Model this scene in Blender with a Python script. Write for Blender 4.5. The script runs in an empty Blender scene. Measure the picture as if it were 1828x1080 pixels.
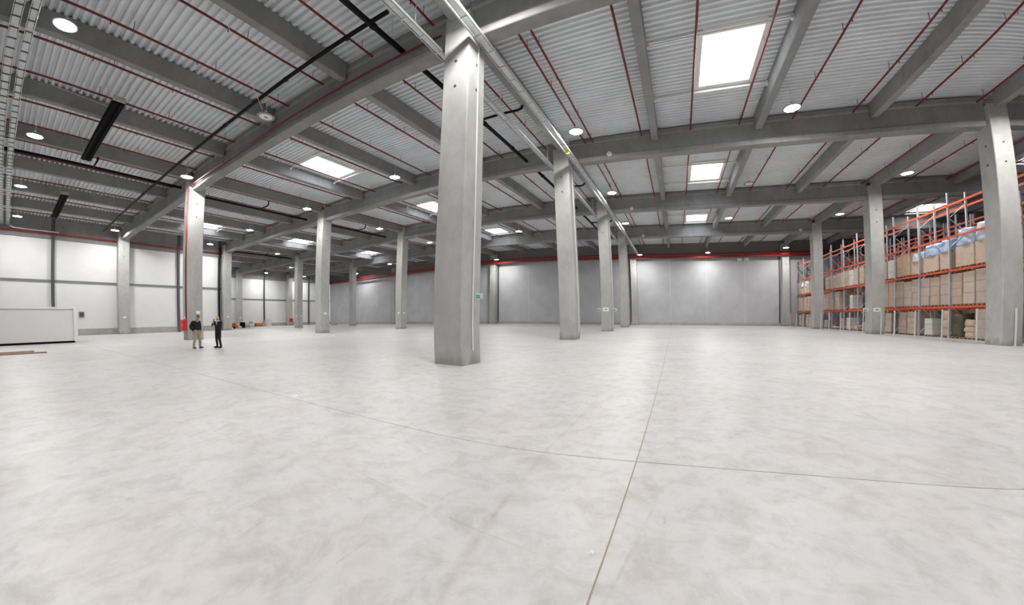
import bpy, bmesh, math, random
from mathutils import Vector, Matrix
random.seed(7)
scene = bpy.context.scene
COL = scene.collection
pi = math.pi

# ------------------------------------------------------------------ camera
# ultra-wide phone lens with barrel distortion: polynomial fisheye
HC = 1.3635
YAW, PITCH, ROLL = 0.4437, -0.0353, 0.0066
LENS = (1.3492, 1.3100, -2.6459, 1.1996)          # theta(r), r in thousands of pixels of an 1828 px frame
cam = bpy.data.cameras.new('camera')
cam_ob = bpy.data.objects.new('camera', cam)
COL.objects.link(cam_ob)
rot = Matrix.Rotation(YAW, 3, 'Z') @ Matrix.Rotation(PITCH, 3, 'X') @ Matrix.Rotation(ROLL, 3, 'Y')
m3 = Matrix((rot.col[0], rot.col[2], -rot.col[1])).transposed()
cam_ob.matrix_world = Matrix.Translation((0, 0, HC)) @ m3.to_4x4()
cam.type = 'PANO'
cam.panorama_type = 'FISHEYE_LENS_POLYNOMIAL'
cam.sensor_fit = 'HORIZONTAL'
cam.sensor_width = 36
cam.sensor_height = 36 * 1080 / 1828
cam.fisheye_fov = pi
s_ = 1828 / 36 / 1000
cam.fisheye_polynomial_k0 = 0
cam.fisheye_polynomial_k1 = -LENS[0] * s_
cam.fisheye_polynomial_k2 = -LENS[1] * s_ ** 2
cam.fisheye_polynomial_k3 = -LENS[2] * s_ ** 3
cam.fisheye_polynomial_k4 = -LENS[3] * s_ ** 4
cam.shift_y = 48 / 1080
scene.camera = cam_ob

# ------------------------------------------------------------------ world, exposure
world = bpy.data.worlds.new('overcast_sky')
scene.world = world
world.use_nodes = True
world.node_tree.nodes['Background'].inputs[0].default_value = (0.92, 0.96, 1.0, 1)
world.node_tree.nodes['Background'].inputs[1].default_value = 9.0
vs = scene.view_settings
vs.view_transform = 'Standard'
vs.look = 'None'
vs.exposure = 0.16
vs.gamma = 1.0
vs.use_curve_mapping = False
scene.cycles.use_denoising = True
scene.cycles.use_adaptive_sampling = True
scene.cycles.adaptive_threshold = 0.12
scene.cycles.max_bounces = 5
scene.cycles.diffuse_bounces = 4
scene.cycles.glossy_bounces = 2
scene.cycles.transparent_max_bounces = 5
LAMP_W = 385.0

# ------------------------------------------------------------------ materials
MATS = {}
def mat(name, col, rough=0.6, metal=0.0, spec=0.5, emit=None, noise=None, scale=4.0, bump=0.0, coat=0.0, stretch=(1, 1, 1)):
    m = bpy.data.materials.new(name)
    m.use_nodes = True
    nt = m.node_tree
    b = nt.nodes['Principled BSDF']
    b.inputs['Base Color'].default_value = (*col, 1)
    b.inputs['Roughness'].default_value = rough
    b.inputs['Metallic'].default_value = metal
    b.inputs['Specular IOR Level'].default_value = spec
    b.inputs['Coat Weight'].default_value = coat
    if emit:
        b.inputs['Emission Color'].default_value = (*emit[0], 1)
        b.inputs['Emission Strength'].default_value = emit[1]
    if noise or bump:
        tc = nt.nodes.new('ShaderNodeTexCoord')
        mp = nt.nodes.new('ShaderNodeMapping')
        mp.inputs['Scale'].default_value = stretch
        n = nt.nodes.new('ShaderNodeTexNoise')
        n.inputs['Scale'].default_value = scale
        n.inputs['Detail'].default_value = 6
        n.inputs['Roughness'].default_value = 0.62
        geo = nt.nodes.new('ShaderNodeNewGeometry')
        nt.links.new(geo.outputs['Position'], mp.inputs['Vector'])
        nt.links.new(mp.outputs['Vector'], n.inputs['Vector'])
        if noise:
            r = nt.nodes.new('ShaderNodeValToRGB')
            a = [max(0, c * (1 - noise)) for c in col]
            d = [min(1, c * (1 + noise)) for c in col]
            r.color_ramp.elements[0].position = 0.3
            r.color_ramp.elements[1].position = 0.7
            r.color_ramp.elements[0].color = (*a, 1)
            r.color_ramp.elements[1].color = (*d, 1)
            nt.links.new(n.outputs['Fac'], r.inputs['Fac'])
            nt.links.new(r.outputs['Color'], b.inputs['Base Color'])
        if bump:
            bp = nt.nodes.new('ShaderNodeBump')
            bp.inputs['Strength'].default_value = bump
            bp.inputs['Distance'].default_value = 0.02
            nt.links.new(n.outputs['Fac'], bp.inputs['Height'])
            nt.links.new(bp.outputs['Normal'], b.inputs['Normal'])
    if emit: m.cycles.emission_sampling = 'NONE'
    MATS[name] = m
    return m

MARKS = [((-1.26, 6.0), (-1.22, 3.44), 0.035, 0.35), ((-1.22, 3.44), (-1.09, 1.97), 0.04, 0.45), ((-1.09, 1.97), (-0.92, 1.0), 0.06, 0.5),
         ((-0.05, 2.49), (-0.22, 1.35), 0.018, 0.35), ((-4.13, 4.44), (-2.68, 4.64), 0.025, 0.4), ((-1.34, 1.80), (-0.72, 1.70), 0.018, 0.5),
         ((-2.68, 2.03), (-1.57, 1.83), 0.03, 0.3), ((-1.60, 1.05), (-1.61, 1.37), 0.012, 0.5), ((-1.77, 1.38), (-1.85, 1.52), 0.012, 0.6)]
def floor_material():
    m = bpy.data.materials.new('power_floated_concrete')
    m.use_nodes = True
    nt = m.node_tree; N = nt.nodes; L = nt.links
    b = N['Principled BSDF']
    geo = N.new('ShaderNodeNewGeometry')
    def noise(scale, detail, rough, stretch=(1, 1, 1), dist=0.0):
        mp = N.new('ShaderNodeMapping'); mp.inputs['Scale'].default_value = stretch
        n = N.new('ShaderNodeTexNoise')
        n.inputs['Scale'].default_value = scale; n.inputs['Detail'].default_value = detail
        n.inputs['Roughness'].default_value = rough; n.inputs['Distortion'].default_value = dist
        L.new(geo.outputs['Position'], mp.inputs['Vector']); L.new(mp.outputs['Vector'], n.inputs['Vector'])
        return n
    def ramp(src, p0, c0, p1, c1):
        r = N.new('ShaderNodeValToRGB')
        r.color_ramp.elements[0].position = p0; r.color_ramp.elements[0].color = (*c0, 1)
        r.color_ramp.elements[1].position = p1; r.color_ramp.elements[1].color = (*c1, 1)
        L.new(src, r.inputs['Fac']); return r
    def mix(fac, a, bb, mode='MULTIPLY'):
        x = N.new('ShaderNodeMixRGB'); x.blend_type = mode
        if isinstance(fac, float): x.inputs['Fac'].default_value = fac
        else: L.new(fac, x.inputs['Fac'])
        L.new(a, x.inputs['Color1']); L.new(bb, x.inputs['Color2']); return x
    big = ramp(noise(0.35, 5, 0.6, dist=0.4).outputs['Fac'], 0.32, (0.52, 0.51, 0.505), 0.68, (0.60, 0.593, 0.593))
    med = ramp(noise(3.0, 9, 0.74, dist=0.5).outputs['Fac'], 0.37, (0.83, 0.82, 0.805), 0.53, (1, 1, 1))
    brown = ramp(noise(0.8, 6, 0.66, dist=0.5).outputs['Fac'], 0.50, (1, 1, 1), 0.68, (0.955, 0.92, 0.875))
    fine = ramp(noise(7.0, 8, 0.7).outputs['Fac'], 0.3, (0.88, 0.875, 0.865), 0.55, (1, 1, 1))
    streak = ramp(noise(1.0, 6, 0.6, (0.35, 3.5, 1), 1.2).outputs['Fac'], 0.60, (1, 1, 1), 0.74, (0.86, 0.845, 0.82))
    c = mix(1.0, big.outputs['Color'], med.outputs['Color'])
    c = mix(0.9, c.outputs['Color'], fine.outputs['Color'])
    c = mix(0.9, c.outputs['Color'], brown.outputs['Color'])
    c = mix(0.7, c.outputs['Color'], streak.outputs['Color'])
    # scattered dark scuffs
    v = N.new('ShaderNodeTexVoronoi'); v.inputs['Scale'].default_value = 1.1
    n2 = noise(2.3, 4, 0.6)
    sc = ramp(noise(3.1, 3, 0.5, (1.0, 0.8, 1), 2.5).outputs['Fac'], 0.245, (0.70, 0.68, 0.65), 0.285, (1, 1, 1))
    c = mix(0.55, c.outputs['Color'], sc.outputs['Color'])
    # drag marks and scratches with their own shapes: distance to short line segments, broken up by noise
    wob = noise(1.7, 4, 0.6)
    brk = noise(4.0, 5, 0.65)
    for (ax, ay), (bx, by), wd, st in MARKS:
        def vm(op, *ins):
            n = N.new('ShaderNodeVectorMath'); n.operation = op
            for i, q in enumerate(ins):
                if isinstance(q, tuple): n.inputs[i].default_value = q
                else: L.new(q, n.inputs[i])
            return n
        def mm(op, a, bb=None, clamp=False):
            n = N.new('ShaderNodeMath'); n.operation = op; n.use_clamp = clamp
            for i, q in enumerate((a, bb)):
                if q is None: continue
                if isinstance(q, (int, float)): n.inputs[i].default_value = q
                else: L.new(q, n.inputs[i])
            return n.outputs[0]
        d = (bx - ax, by - ay, 0.0); l2 = d[0] ** 2 + d[1] ** 2
        rel = vm('SUBTRACT', geo.outputs['Position'], (ax, ay, 0.0)).outputs[0]
        t = mm('DIVIDE', vm('DOT_PRODUCT', rel, d).outputs['Value'], l2, True)
        sc_ = N.new('ShaderNodeVectorMath'); sc_.operation = 'SCALE'; sc_.inputs[0].default_value = d; L.new(t, sc_.inputs['Scale'])
        dist = vm('LENGTH', vm('SUBTRACT', rel, sc_.outputs[0]).outputs[0]).outputs['Value']
        dist = mm('ADD', dist, mm('MULTIPLY', mm('SUBTRACT', wob.outputs['Fac'], 0.5), wd * 1.2))
        m_ = mm('SUBTRACT', 1.0, mm('DIVIDE', mm('ABSOLUTE', dist), wd), True)
        m_ = mm('MULTIPLY', m_, mm('MULTIPLY', mm('SUBTRACT', brk.outputs['Fac'], 0.30, True), 3.0, True), True)
        fac = mm('MULTIPLY', m_, st)
        x = N.new('ShaderNodeMixRGB'); x.blend_type = 'MULTIPLY'
        L.new(fac, x.inputs['Fac']); L.new(c.outputs['Color'], x.inputs['Color1']); x.inputs['Color2'].default_value = (0.62, 0.57, 0.50, 1); c = x
    L.new(c.outputs['Color'], b.inputs['Base Color'])
    rr = N.new('ShaderNodeMapRange')
    rr.inputs['To Min'].default_value = 0.30; rr.inputs['To Max'].default_value = 0.52
    L.new(noise(0.9, 5, 0.6).outputs['Fac'], rr.inputs['Value']); L.new(rr.outputs['Result'], b.inputs['Roughness'])
    b.inputs['Specular IOR Level'].default_value = 0.4
    MATS['floor'] = m
    return m

def concrete_material(name, lo, hi, base_stain=False):
    m = bpy.data.materials.new(name)
    m.use_nodes = True
    nt = m.node_tree; N = nt.nodes; L = nt.links
    b = N['Principled BSDF']; b.inputs['Roughness'].default_value = 0.8; b.inputs['Specular IOR Level'].default_value = 0.25
    geo = N.new('ShaderNodeNewGeometry')
    def nz(scale, st, det=6):
        mp = N.new('ShaderNodeMapping'); mp.inputs['Scale'].default_value = st
        n = N.new('ShaderNodeTexNoise'); n.inputs['Scale'].default_value = scale; n.inputs['Detail'].default_value = det
        n.inputs['Roughness'].default_value = 0.6
        L.new(geo.outputs['Position'], mp.inputs['Vector']); L.new(mp.outputs['Vector'], n.inputs['Vector']); return n
    r = N.new('ShaderNodeValToRGB')
    r.color_ramp.elements[0].position = 0.3; r.color_ramp.elements[0].color = (*lo, 1)
    r.color_ramp.elements[1].position = 0.7; r.color_ramp.elements[1].color = (*hi, 1)
    L.new(nz(0.8, (1, 1, 0.5)).outputs['Fac'], r.inputs['Fac'])
    r2 = N.new('ShaderNodeValToRGB')
    r2.color_ramp.elements[0].position = 0.35; r2.color_ramp.elements[0].color = (0.90, 0.90, 0.89, 1)
    r2.color_ramp.elements[1].position = 0.6; r2.color_ramp.elements[1].color = (1, 1, 1, 1)
    L.new(nz(3.5, (1, 1, 0.7), 7).outputs['Fac'], r2.inputs['Fac'])
    mx = N.new('ShaderNodeMixRGB'); mx.blend_type = 'MULTIPLY'; mx.inputs['Fac'].default_value = 1
    L.new(r.outputs['Color'], mx.inputs['Color1']); L.new(r2.outputs['Color'], mx.inputs['Color2'])
    out = mx.outputs['Color']
    if base_stain:      # splash dirt along the bottom half metre
        sx = N.new('ShaderNodeSeparateXYZ'); L.new(geo.outputs['Position'], sx.inputs['Vector'])
        ad = N.new('ShaderNodeMath'); ad.operation = 'MULTIPLY_ADD'; ad.inputs[1].default_value = 1.1
        L.new(nz(2.2, (1, 1, 0.4)).outputs['Fac'], ad.inputs[0]); L.new(sx.outputs['Z'], ad.inputs[2])
        r3 = N.new('ShaderNodeValToRGB')
        r3.color_ramp.elements[0].position = 0.62; r3.color_ramp.elements[0].color = (0.72, 0.70, 0.66, 1)
        r3.color_ramp.elements[1].position = 0.9; r3.color_ramp.elements[1].color = (1, 1, 1, 1)
        L.new(ad.outputs['Value'], r3.inputs['Fac'])
        m2 = N.new('ShaderNodeMixRGB'); m2.blend_type = 'MULTIPLY'; m2.inputs['Fac'].default_value = 1
        L.new(out, m2.inputs['Color1']); L.new(r3.outputs['Color'], m2.inputs['Color2']); out = m2.outputs['Color']
    L.new(out, b.inputs['Base Color'])
    MATS[name] = m
    return m

def film_material(name, tint, clear):
    m = bpy.data.materials.new(name); m.use_nodes = True
    nt = m.node_tree; N = nt.nodes; L = nt.links
    b = N['Principled BSDF']; b.inputs['Base Color'].default_value = (*tint, 1); b.inputs['Roughness'].default_value = 0.22
    n = N.new('ShaderNodeTexNoise'); n.inputs['Scale'].default_value = 5; n.inputs['Detail'].default_value = 3
    geo = N.new('ShaderNodeNewGeometry'); L.new(geo.outputs['Position'], n.inputs['Vector'])
    bp = N.new('ShaderNodeBump'); bp.inputs['Strength'].default_value = 0.8; bp.inputs['Distance'].default_value = 0.05
    L.new(n.outputs['Fac'], bp.inputs['Height']); L.new(bp.outputs['Normal'], b.inputs['Normal'])
    t = N.new('ShaderNodeBsdfTransparent')
    mx = N.new('ShaderNodeMixShader'); mx.inputs['Fac'].default_value = 1 - clear
    L.new(t.outputs[0], mx.inputs[1]); L.new(b.outputs[0], mx.inputs[2])
    L.new(mx.outputs[0], N['Material Output'].inputs['Surface'])
    MATS[name] = m
    return m

floor_material()
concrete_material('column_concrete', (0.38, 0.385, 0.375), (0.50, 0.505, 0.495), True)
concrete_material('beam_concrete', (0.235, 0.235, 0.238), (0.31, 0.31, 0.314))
concrete_material('plinth_concrete', (0.34, 0.35, 0.32), (0.46, 0.47, 0.44))
mat('deck', (0.76, 0.785, 0.81), 0.5, 0.0, 0.4, noise=0.08, scale=0.6)
mat('white_panel', (0.73, 0.74, 0.74), 0.5, noise=0.03, scale=0.7)
mat('grey_panel', (0.46, 0.47, 0.49), 0.5, noise=0.10, scale=0.5)
mat('dark_panel', (0.045, 0.045, 0.05), 0.6, noise=0.1, scale=0.5)
mat('joint_seal', (0.62, 0.63, 0.64), 0.5)
mat('dark_steel', (0.075, 0.08, 0.085), 0.5, 0.2)
mat('rail_steel', (0.20, 0.21, 0.21), 0.5, 0.2)
mat('galvanised', (0.60, 0.62, 0.63), 0.35, 0.6, noise=0.12, scale=6)
mat('red_pipe', (0.17, 0.010, 0.014), 0.45)
mat('red_main', (0.30, 0.016, 0.014), 0.45)
mat('red_box', (0.60, 0.012, 0.020), 0.35)
mat('black_pipe', (0.006, 0.006, 0.007), 0.6, spec=0.2)
mat('black_matte', (0.005, 0.005, 0.005), 0.85, spec=0.1)
mat('white_paint', (0.80, 0.80, 0.79), 0.4)
mat('lamp_lens', (0.9, 0.9, 0.9), 0.4, emit=((1.0, 0.985, 0.95), 45.0))
mat('lamp_housing', (0.32, 0.33, 0.34), 0.4, 0.5)
mat('orange_beam', (0.68, 0.085, 0.015), 0.45)
mat('rack_post', (0.50, 0.53, 0.58), 0.4, 0.35)
mat('brace_zinc', (0.72, 0.74, 0.80), 0.45)
mat('kraft', (0.50, 0.345, 0.235), 0.75, noise=0.12, scale=3)
mat('kraft_pale', (0.56, 0.43, 0.33), 0.75, noise=0.12, scale=3)
mat('kraft_pink', (0.50, 0.36, 0.29), 0.7, noise=0.12, scale=3)
mat('dark_goods', (0.10, 0.085, 0.05), 0.8, noise=0.3, scale=5)
mat('white_goods', (0.66, 0.64, 0.60), 0.6, noise=0.06, scale=4)
mat('blue_film', (0.40, 0.50, 0.66), 0.25, noise=0.35, scale=2.5, coat=0.4, bump=0.6)
mat('pale_film', (0.62, 0.66, 0.72), 0.25, noise=0.2, scale=2.5, coat=0.4, bump=0.6)
mat('tape', (0.42, 0.24, 0.10), 0.4)
mat('pallet_wood', (0.36, 0.25, 0.15), 0.8, noise=0.2, scale=6)
mat('plank_wood', (0.40, 0.26, 0.16), 0.8, noise=0.25, scale=5)
mat('sign_green', (0.0, 0.26, 0.12), 0.4, emit=((0.0, 0.6, 0.28), 0.12))
mat('sign_white', (0.85, 0.86, 0.86), 0.4)
mat('sign_dark', (0.05, 0.05, 0.05), 0.5)
mat('yellow_tag', (0.70, 0.85, 0.03), 0.5)
mat('orange_plastic', (0.60, 0.14, 0.03), 0.5)
mat('filler', (0.40, 0.345, 0.28), 0.85)
mat('skin', (0.48, 0.27, 0.19), 0.55)
mat('skin_pale', (0.60, 0.38, 0.29), 0.5)
mat('black_wool', (0.009, 0.009, 0.011), 0.85)
mat('suit_black', (0.008, 0.008, 0.010), 0.8)
mat('khaki', (0.44, 0.38, 0.27), 0.85)
mat('shirt_white', (0.80, 0.80, 0.82), 0.7)
mat('hair_dark', (0.03, 0.015, 0.010), 0.7)
mat('shoe_brown', (0.10, 0.07, 0.05), 0.5)
film_material('stretch_film', (0.80, 0.76, 0.75), 0.78)
film_material('skylight_pane', (0.9, 0.93, 0.95), 0.88)

# ------------------------------------------------------------------ mesh helpers
class MB:
    def __init__(self): self.v = []; self.f = []
    def box(self, x0, x1, y0, y1, z0, z1):
        n = len(self.v)
        self.v += [(x0, y0, z0), (x1, y0, z0), (x1, y1, z0), (x0, y1, z0), (x0, y0, z1), (x1, y0, z1), (x1, y1, z1), (x0, y1, z1)]
        self.f += [(n, n+3, n+2, n+1), (n+4, n+5, n+6, n+7), (n, n+1, n+5, n+4), (n+1, n+2, n+6, n+5), (n+2, n+3, n+7, n+6), (n+3, n, n+4, n+7)]
        return self
    def prism(self, prof, axis, a, b):
        """closed profile (u, w) extruded from a to b along axis 'x','y' or 'z' (x: u=y,w=z; y: u=x,w=z; z: u=x,w=y)"""
        n = len(self.v); k = len(prof)
        def p(u, w, t): return {'x': (t, u, w), 'y': (u, t, w), 'z': (u, w, t)}[axis]
        self.v += [p(u, w, a) for u, w in prof] + [p(u, w, b) for u, w in prof]
        for i in range(k):
            j = (i + 1) % k
            self.f.append((n+i, n+j, n+k+j, n+k+i))
        self.f += [tuple(n+i for i in range(k-1, -1, -1)), tuple(n+k+i for i in range(k))]
        return self
    def tube(self, pts, r, seg=8, cap=True):
        pts = [Vector(p) for p in pts]; rings = []
        rr = r if isinstance(r, (list, tuple)) else [r] * len(pts)
        up = None
        for i, p in enumerate(pts):
            d = (pts[min(i+1, len(pts)-1)] - pts[max(i-1, 0)]).normalized()
            if up is None: up = Vector((0, 0, 1)) if abs(d.z) < 0.9 else Vector((1, 0, 0))
            a = d.cross(up)
            if a.length < 1e-5: a = d.cross(Vector((0, 1, 0)))
            a.normalize(); b = a.cross(d).normalized(); up = b
            n = len(self.v); rings.append(n)
            for k in range(seg):
                t = 2 * pi * k / seg
                self.v.append(tuple(p + rr[i] * (math.cos(t) * a + math.sin(t) * b)))
        for n, m in zip(rings, rings[1:]):
            for k in range(seg):
                j = (k + 1) % seg
                self.f.append((n+k, n+j, m+j, m+k))
        if cap:
            self.f += [tuple(rings[0] + k for k in range(seg-1, -1, -1)), tuple(rings[-1] + k for k in range(seg))]
        return self
    def lathe(self, prof, seg=20, c=(0, 0, 0), axis='z'):
        n0 = len(self.v); k = len(prof)
        for i in range(seg):
            t = 2 * pi * i / seg
            for r, z in prof:
                q = (r * math.cos(t), r * math.sin(t), z)
                if axis == 'y': q = (q[0], q[2], q[1])
                if axis == 'x': q = (q[2], q[0], q[1])
                self.v.append((c[0] + q[0], c[1] + q[1], c[2] + q[2]))
        for i in range(seg):
            a = n0 + i * k; b = n0 + ((i + 1) % seg) * k
            for j in range(k - 1): self.f.append((a+j, b+j, b+j+1, a+j+1))
        return self
    def mesh(self, name, material, smooth=False):
        me = bpy.data.meshes.new(name)
        me.from_pydata(self.v, [], self.f)
        bm = bmesh.new(); bm.from_mesh(me)
        bmesh.ops.recalc_face_normals(bm, faces=bm.faces)
        bm.to_mesh(me); bm.free()
        if smooth: me.polygons.foreach_set('use_smooth', [True] * len(me.polygons))
        me.materials.append(MATS[material]); me.update()
        return me
    def build(self, name, material, parent=None, loc=(0, 0, 0), smooth=False, rz=0):
        return put(name, self.mesh(name, material, smooth), parent, loc, rz)

def put(name, me, parent=None, loc=(0, 0, 0), rz=0):
    o = bpy.data.objects.new(name, me); COL.objects.link(o)
    o.location = loc; o.rotation_euler = (0, 0, rz)
    if parent: o.parent = parent
    return o
def empty(name, loc=(0, 0, 0), rz=0):
    o = bpy.data.objects.new(name, None); COL.objects.link(o)
    o.location = loc; o.rotation_euler = (0, 0, rz); o.empty_display_size = 0.2
    return o
def tag(o, label, cat, group=None):
    o['label'] = label; o['category'] = cat
    if group: o['group'] = group
    return o
def struct(o, label=None):
    o['kind'] = 'structure'
    if label: o['label'] = label
    return o
ORD = ['first', 'second', 'third', 'fourth', 'fifth', 'sixth', 'seventh', 'eighth', 'ninth', 'tenth', 'eleventh', 'twelfth', 'thirteenth',
       'fourteenth', 'fifteenth', 'sixteenth', 'seventeenth', 'eighteenth', 'nineteenth', 'twentieth', 'twenty-first', 'twenty-second',
       'twenty-third', 'twenty-fourth', 'twenty-fifth', 'twenty-sixth', 'twenty-seventh', 'twenty-eighth', 'twenty-ninth', 'thirtieth',
       'thirty-first', 'thirty-second', 'thirty-third', 'thirty-fourth', 'thirty-fifth', 'thirty-sixth']

# ------------------------------------------------------------------ grid
XT, XS, XR, XP, XQ, XU = -78.75, -54.75, -30.5, -6.28, 16.9, 41.0
YG = [-14.75, -2.75, 9.25, 21.2, 33.15, 45.2, 57.2]
ZG, ZGT = 10.95, 12.5          # girder underside / top
ZP, ZD = 11.8, 12.6            # purlin underside / deck
WLX, WTX, WFY, WRX, WBY = -55.4, -79.5, 57.7, 42.0, -15.3

# ------------------------------------------------------------------ floor
fl = struct(empty('floor', (0, 0, 0)))
MB().box(WTX, WRX, WBY, WFY, -0.3, -0.006).build('joint_filler', 'filler', fl)
xj = [WTX, -48.28, -24.28, -0.28, 23.72, WRX]
yj = [WBY, 3.3, 27.3, WFY]
g = 0.0055
for i in range(len(xj) - 1):
    for j in range(len(yj) - 1):
        MB().box(xj[i] + g, xj[i+1] - g, yj[j] + g, yj[j+1] - g, -0.011, 0.0).build('slab', 'floor', fl)

# ------------------------------------------------------------------ roof: deck, purlins, skylights
ceil = struct(empty('ceiling', (0, 0, ZD)))
SKY = {('TS', 3): 1, ('SR', 2): 1, ('SR', 3): 1, ('SR', 4): 1, ('RP', 2): 1, ('RP', 3): 1, ('RP', 4): 1,
       ('PQ', 2): 1, ('PQ', 3): 1, ('PQ', 4): 1, ('QU', 3): 1, ('QU', 4): 1, ('TS', 4): 1}
SPAN = {'TS': (XT, XS), 'SR': (XS, XR), 'RP': (XR, XP), 'PQ': (XP, XQ), 'QU': (XQ, XU)}
SKX = {'TS': -72.0, 'SR': -47.2, 'RP': -22.45, 'PQ': 3.08, 'QU': 26.8}
SKY_Y = {2: (13.8, 17.25), 3: (26.95, 30.3), 4: (40.85, 43.95)}
PITCH_R = 0.2727
def deck_mesh(x0, x1, y0, y1, hole=None):
    mb = MB(); n = max(1, round((y1 - y0) / PITCH_R)); p = (y1 - y0) / n
    prof = [(0, 0), (0.42 * p, 0), (0.55 * p, 0.13), (0.87 * p, 0.13), (p, 0)]
    for i in range(n):
        a = y0 + i * p
        xr = [(x0, x1)]
        if hole and a + p > hole[2] and a < hole[3]: xr = [(x0, hole[0]), (hole[1], x1)]
        for xa, xb in xr:
            k = len(mb.v)
            for u, w in prof: mb.v += [(xa, a + u, ZD + w), (xb, a + u, ZD + w)]
            for q in range(4): mb.f.append((k + 2*q, k + 2*q + 1, k + 2*q + 3, k + 2*q + 2))
    me = bpy.data.meshes.new('deck_panel'); me.from_pydata(mb.v, [], mb.f)
    me.materials.append(MATS['deck']); me.update()
    return me
nwin = 0
pur_prof = [(-0.17, ZP), (0.17, ZP), (0.19, ZP + 0.03), (0.22, ZD - 0.005), (-0.22, ZD - 0.005), (-0.19, ZP + 0.03)]
for j in range(6):
    y0, y1 = YG[j], YG[j+1]
    if j == 0: y0 = WBY
    if j == 5: y1 = WFY
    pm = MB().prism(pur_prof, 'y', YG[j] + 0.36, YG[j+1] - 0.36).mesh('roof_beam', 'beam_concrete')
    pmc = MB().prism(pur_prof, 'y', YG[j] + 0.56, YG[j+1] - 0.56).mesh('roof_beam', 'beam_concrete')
    for sp, (xa, xb) in SPAN.items():
        if sp == 'TS' and j < 3: continue
        q = [xa + (xb - xa) * k / 4 for k in range(5)]
        if sp == 'TS': q[0] = WTX - 0.3
        if sp == 'SR' and j < 3: q[0] = WLX - 0.3
        if sp == 'QU': q[4] = WRX
        hole = None
        if (sp, j) in SKY and j in SKY_Y:
            cx = SKX[sp]; hole = (cx - 1.15, cx + 1.15, *SKY_Y[j])
        for k in range(4):
            h = hole if hole and q[k] < hole[0] < q[k+1] else None
            o = put('deck_panel', deck_mesh(q[k], q[k+1], y0, y1, h), ceil)
            o.matrix_parent_inverse = Matrix.Translation((0, 0, -ZD))
        for k in range(4):
            me = pmc if k == 0 else pm
            if sp == 'TS' and k == 0: continue
            if sp == 'SR' and k == 0 and j < 3: continue
            o = put('roof_beam', me, ceil, (xa + (xb - xa) * k / 4, 0, 0))
            o.matrix_parent_inverse = Matrix.Translation((0, 0, -ZD))
        if hole:
            nwin += 1
            w = struct(empty('window_%d' % nwin, ((hole[0] + hole[1]) / 2, (hole[2] + hole[3]) / 2, ZD)))
            hx, hy = (hole[1] - hole[0]) / 2 + 0.12, (hole[3] - hole[2]) / 2 + 0.28
            for s in (-1, 1):
                MB().box(s * hx - 0.02, s * hx + 0.02, -hy, hy, 0.0, 0.26).build('curb', 'white_paint', w)
                MB().box(-hx, hx, s * hy - 0.02, s * hy + 0.02, 0.0, 0.26).build('curb', 'white_paint', w)
            MB().box(-hx, hx, -hy, hy, 0.20, 0.22).build('pane', 'skylight_pane', w)
            ix, iy = (hole[1] - hole[0]) / 2, (hole[3] - hole[2]) / 2
            for s in (-1, 1):
                MB().box(*sorted((s * (ix - 0.01), s * (hx + 0.1))), -hy, hy, -0.03, -0.002).build('frame', 'white_paint', w)
                MB().box(-ix, ix, *sorted((s * (iy - 0.01), s * (hy + 0.1))), -0.03, -0.002).build('frame', 'white_paint', w)
            # steel trimmer angles carrying the rooflight, purlin to purlin
            c0 = max(v for v in q if v < hole[0]) + 0.2 - (hole[0] + hole[1]) / 2
            c1 = min(v for v in q if v > hole[1]) - 0.2 - (hole[0] + hole[1]) / 2
            for s in (-1, 1):
                MB().prism([(s * (hy - 0.05), -0.20), (s * (hy + 0.03), -0.20), (s * (hy + 0.03), -0.19), (s * (hy - 0.04), -0.19), (s * (hy - 0.04), -0.10), (s * (hy - 0.05), -0.10)], 'x', c0, c1).build('trimmer', 'white_paint', w)
                for xe in (c0, c1):
                    MB().box(xe - 0.1, xe + 0.1, s * hy - 0.08, s * hy + 0.08, -0.28, -0.08).build('cleat', 'white_paint', w)

def snap_y(y):
    j = max(k for k in range(6) if YG[k] <= y or k == 0)
    y0 = WBY if j == 0 else YG[j]; y1 = WFY if j == 5 else YG[j+1]
    n = max(1, round((y1 - y0) / PITCH_R)); p = (y1 - y0) / n
    return y0 + (round((y - y0) / p - 0.21) + 0.21) * p
PURX = [xa + (xb - xa) * k / 4 for xa, xb in SPAN.values() for k in range(4)]
def under(x):
    return ZP if any(abs(x - p) < 0.2 for p in PURX) else ZD
# ------------------------------------------------------------------ girders
def girder(xa, xb, y, label, pocket=0.5):
    prof = [(y - 0.27, ZG), (y + 0.27, ZG), (y + 0.30, ZG + 0.03), (y + 0.30, ZG + 0.26), (y + 0.25, ZG + 0.34), (y + 0.25, ZGT - 0.32),
            (y + 0.34, ZGT - 0.24), (y + 0.34, ZGT), (y - 0.34, ZGT), (y - 0.34, ZGT - 0.24), (y - 0.25, ZGT - 0.32), (y - 0.25, ZG + 0.34),
            (y - 0.30, ZG + 0.26), (y - 0.30, ZG + 0.03)]
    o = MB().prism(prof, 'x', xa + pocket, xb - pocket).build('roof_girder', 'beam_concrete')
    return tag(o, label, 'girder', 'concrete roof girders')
near = {2: 'nearest', 3: 'second', 4: 'third', 5: 'fourth'}
for j in (2, 3, 4, 5):
    y = YG[j]; n = near[j]
    if j >= 4: girder(XT, XS, y, f'{n} concrete roof girder, far left length ending at the recessed white wall')
    girder(XS, XR, y, f'{n} concrete roof girder, length left of the hose-box column row')
    girder(XR, XP, y, f'{n} concrete roof girder, length between hose-box column row and cable-tray row')
    girder(XP, XQ, y, f'{n} concrete roof girder, length from the cable-tray row to the rack columns')
    if j > 2: girder(XQ, XU, y, f'{n} concrete roof girder, dark length above the pallet racks')

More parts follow.
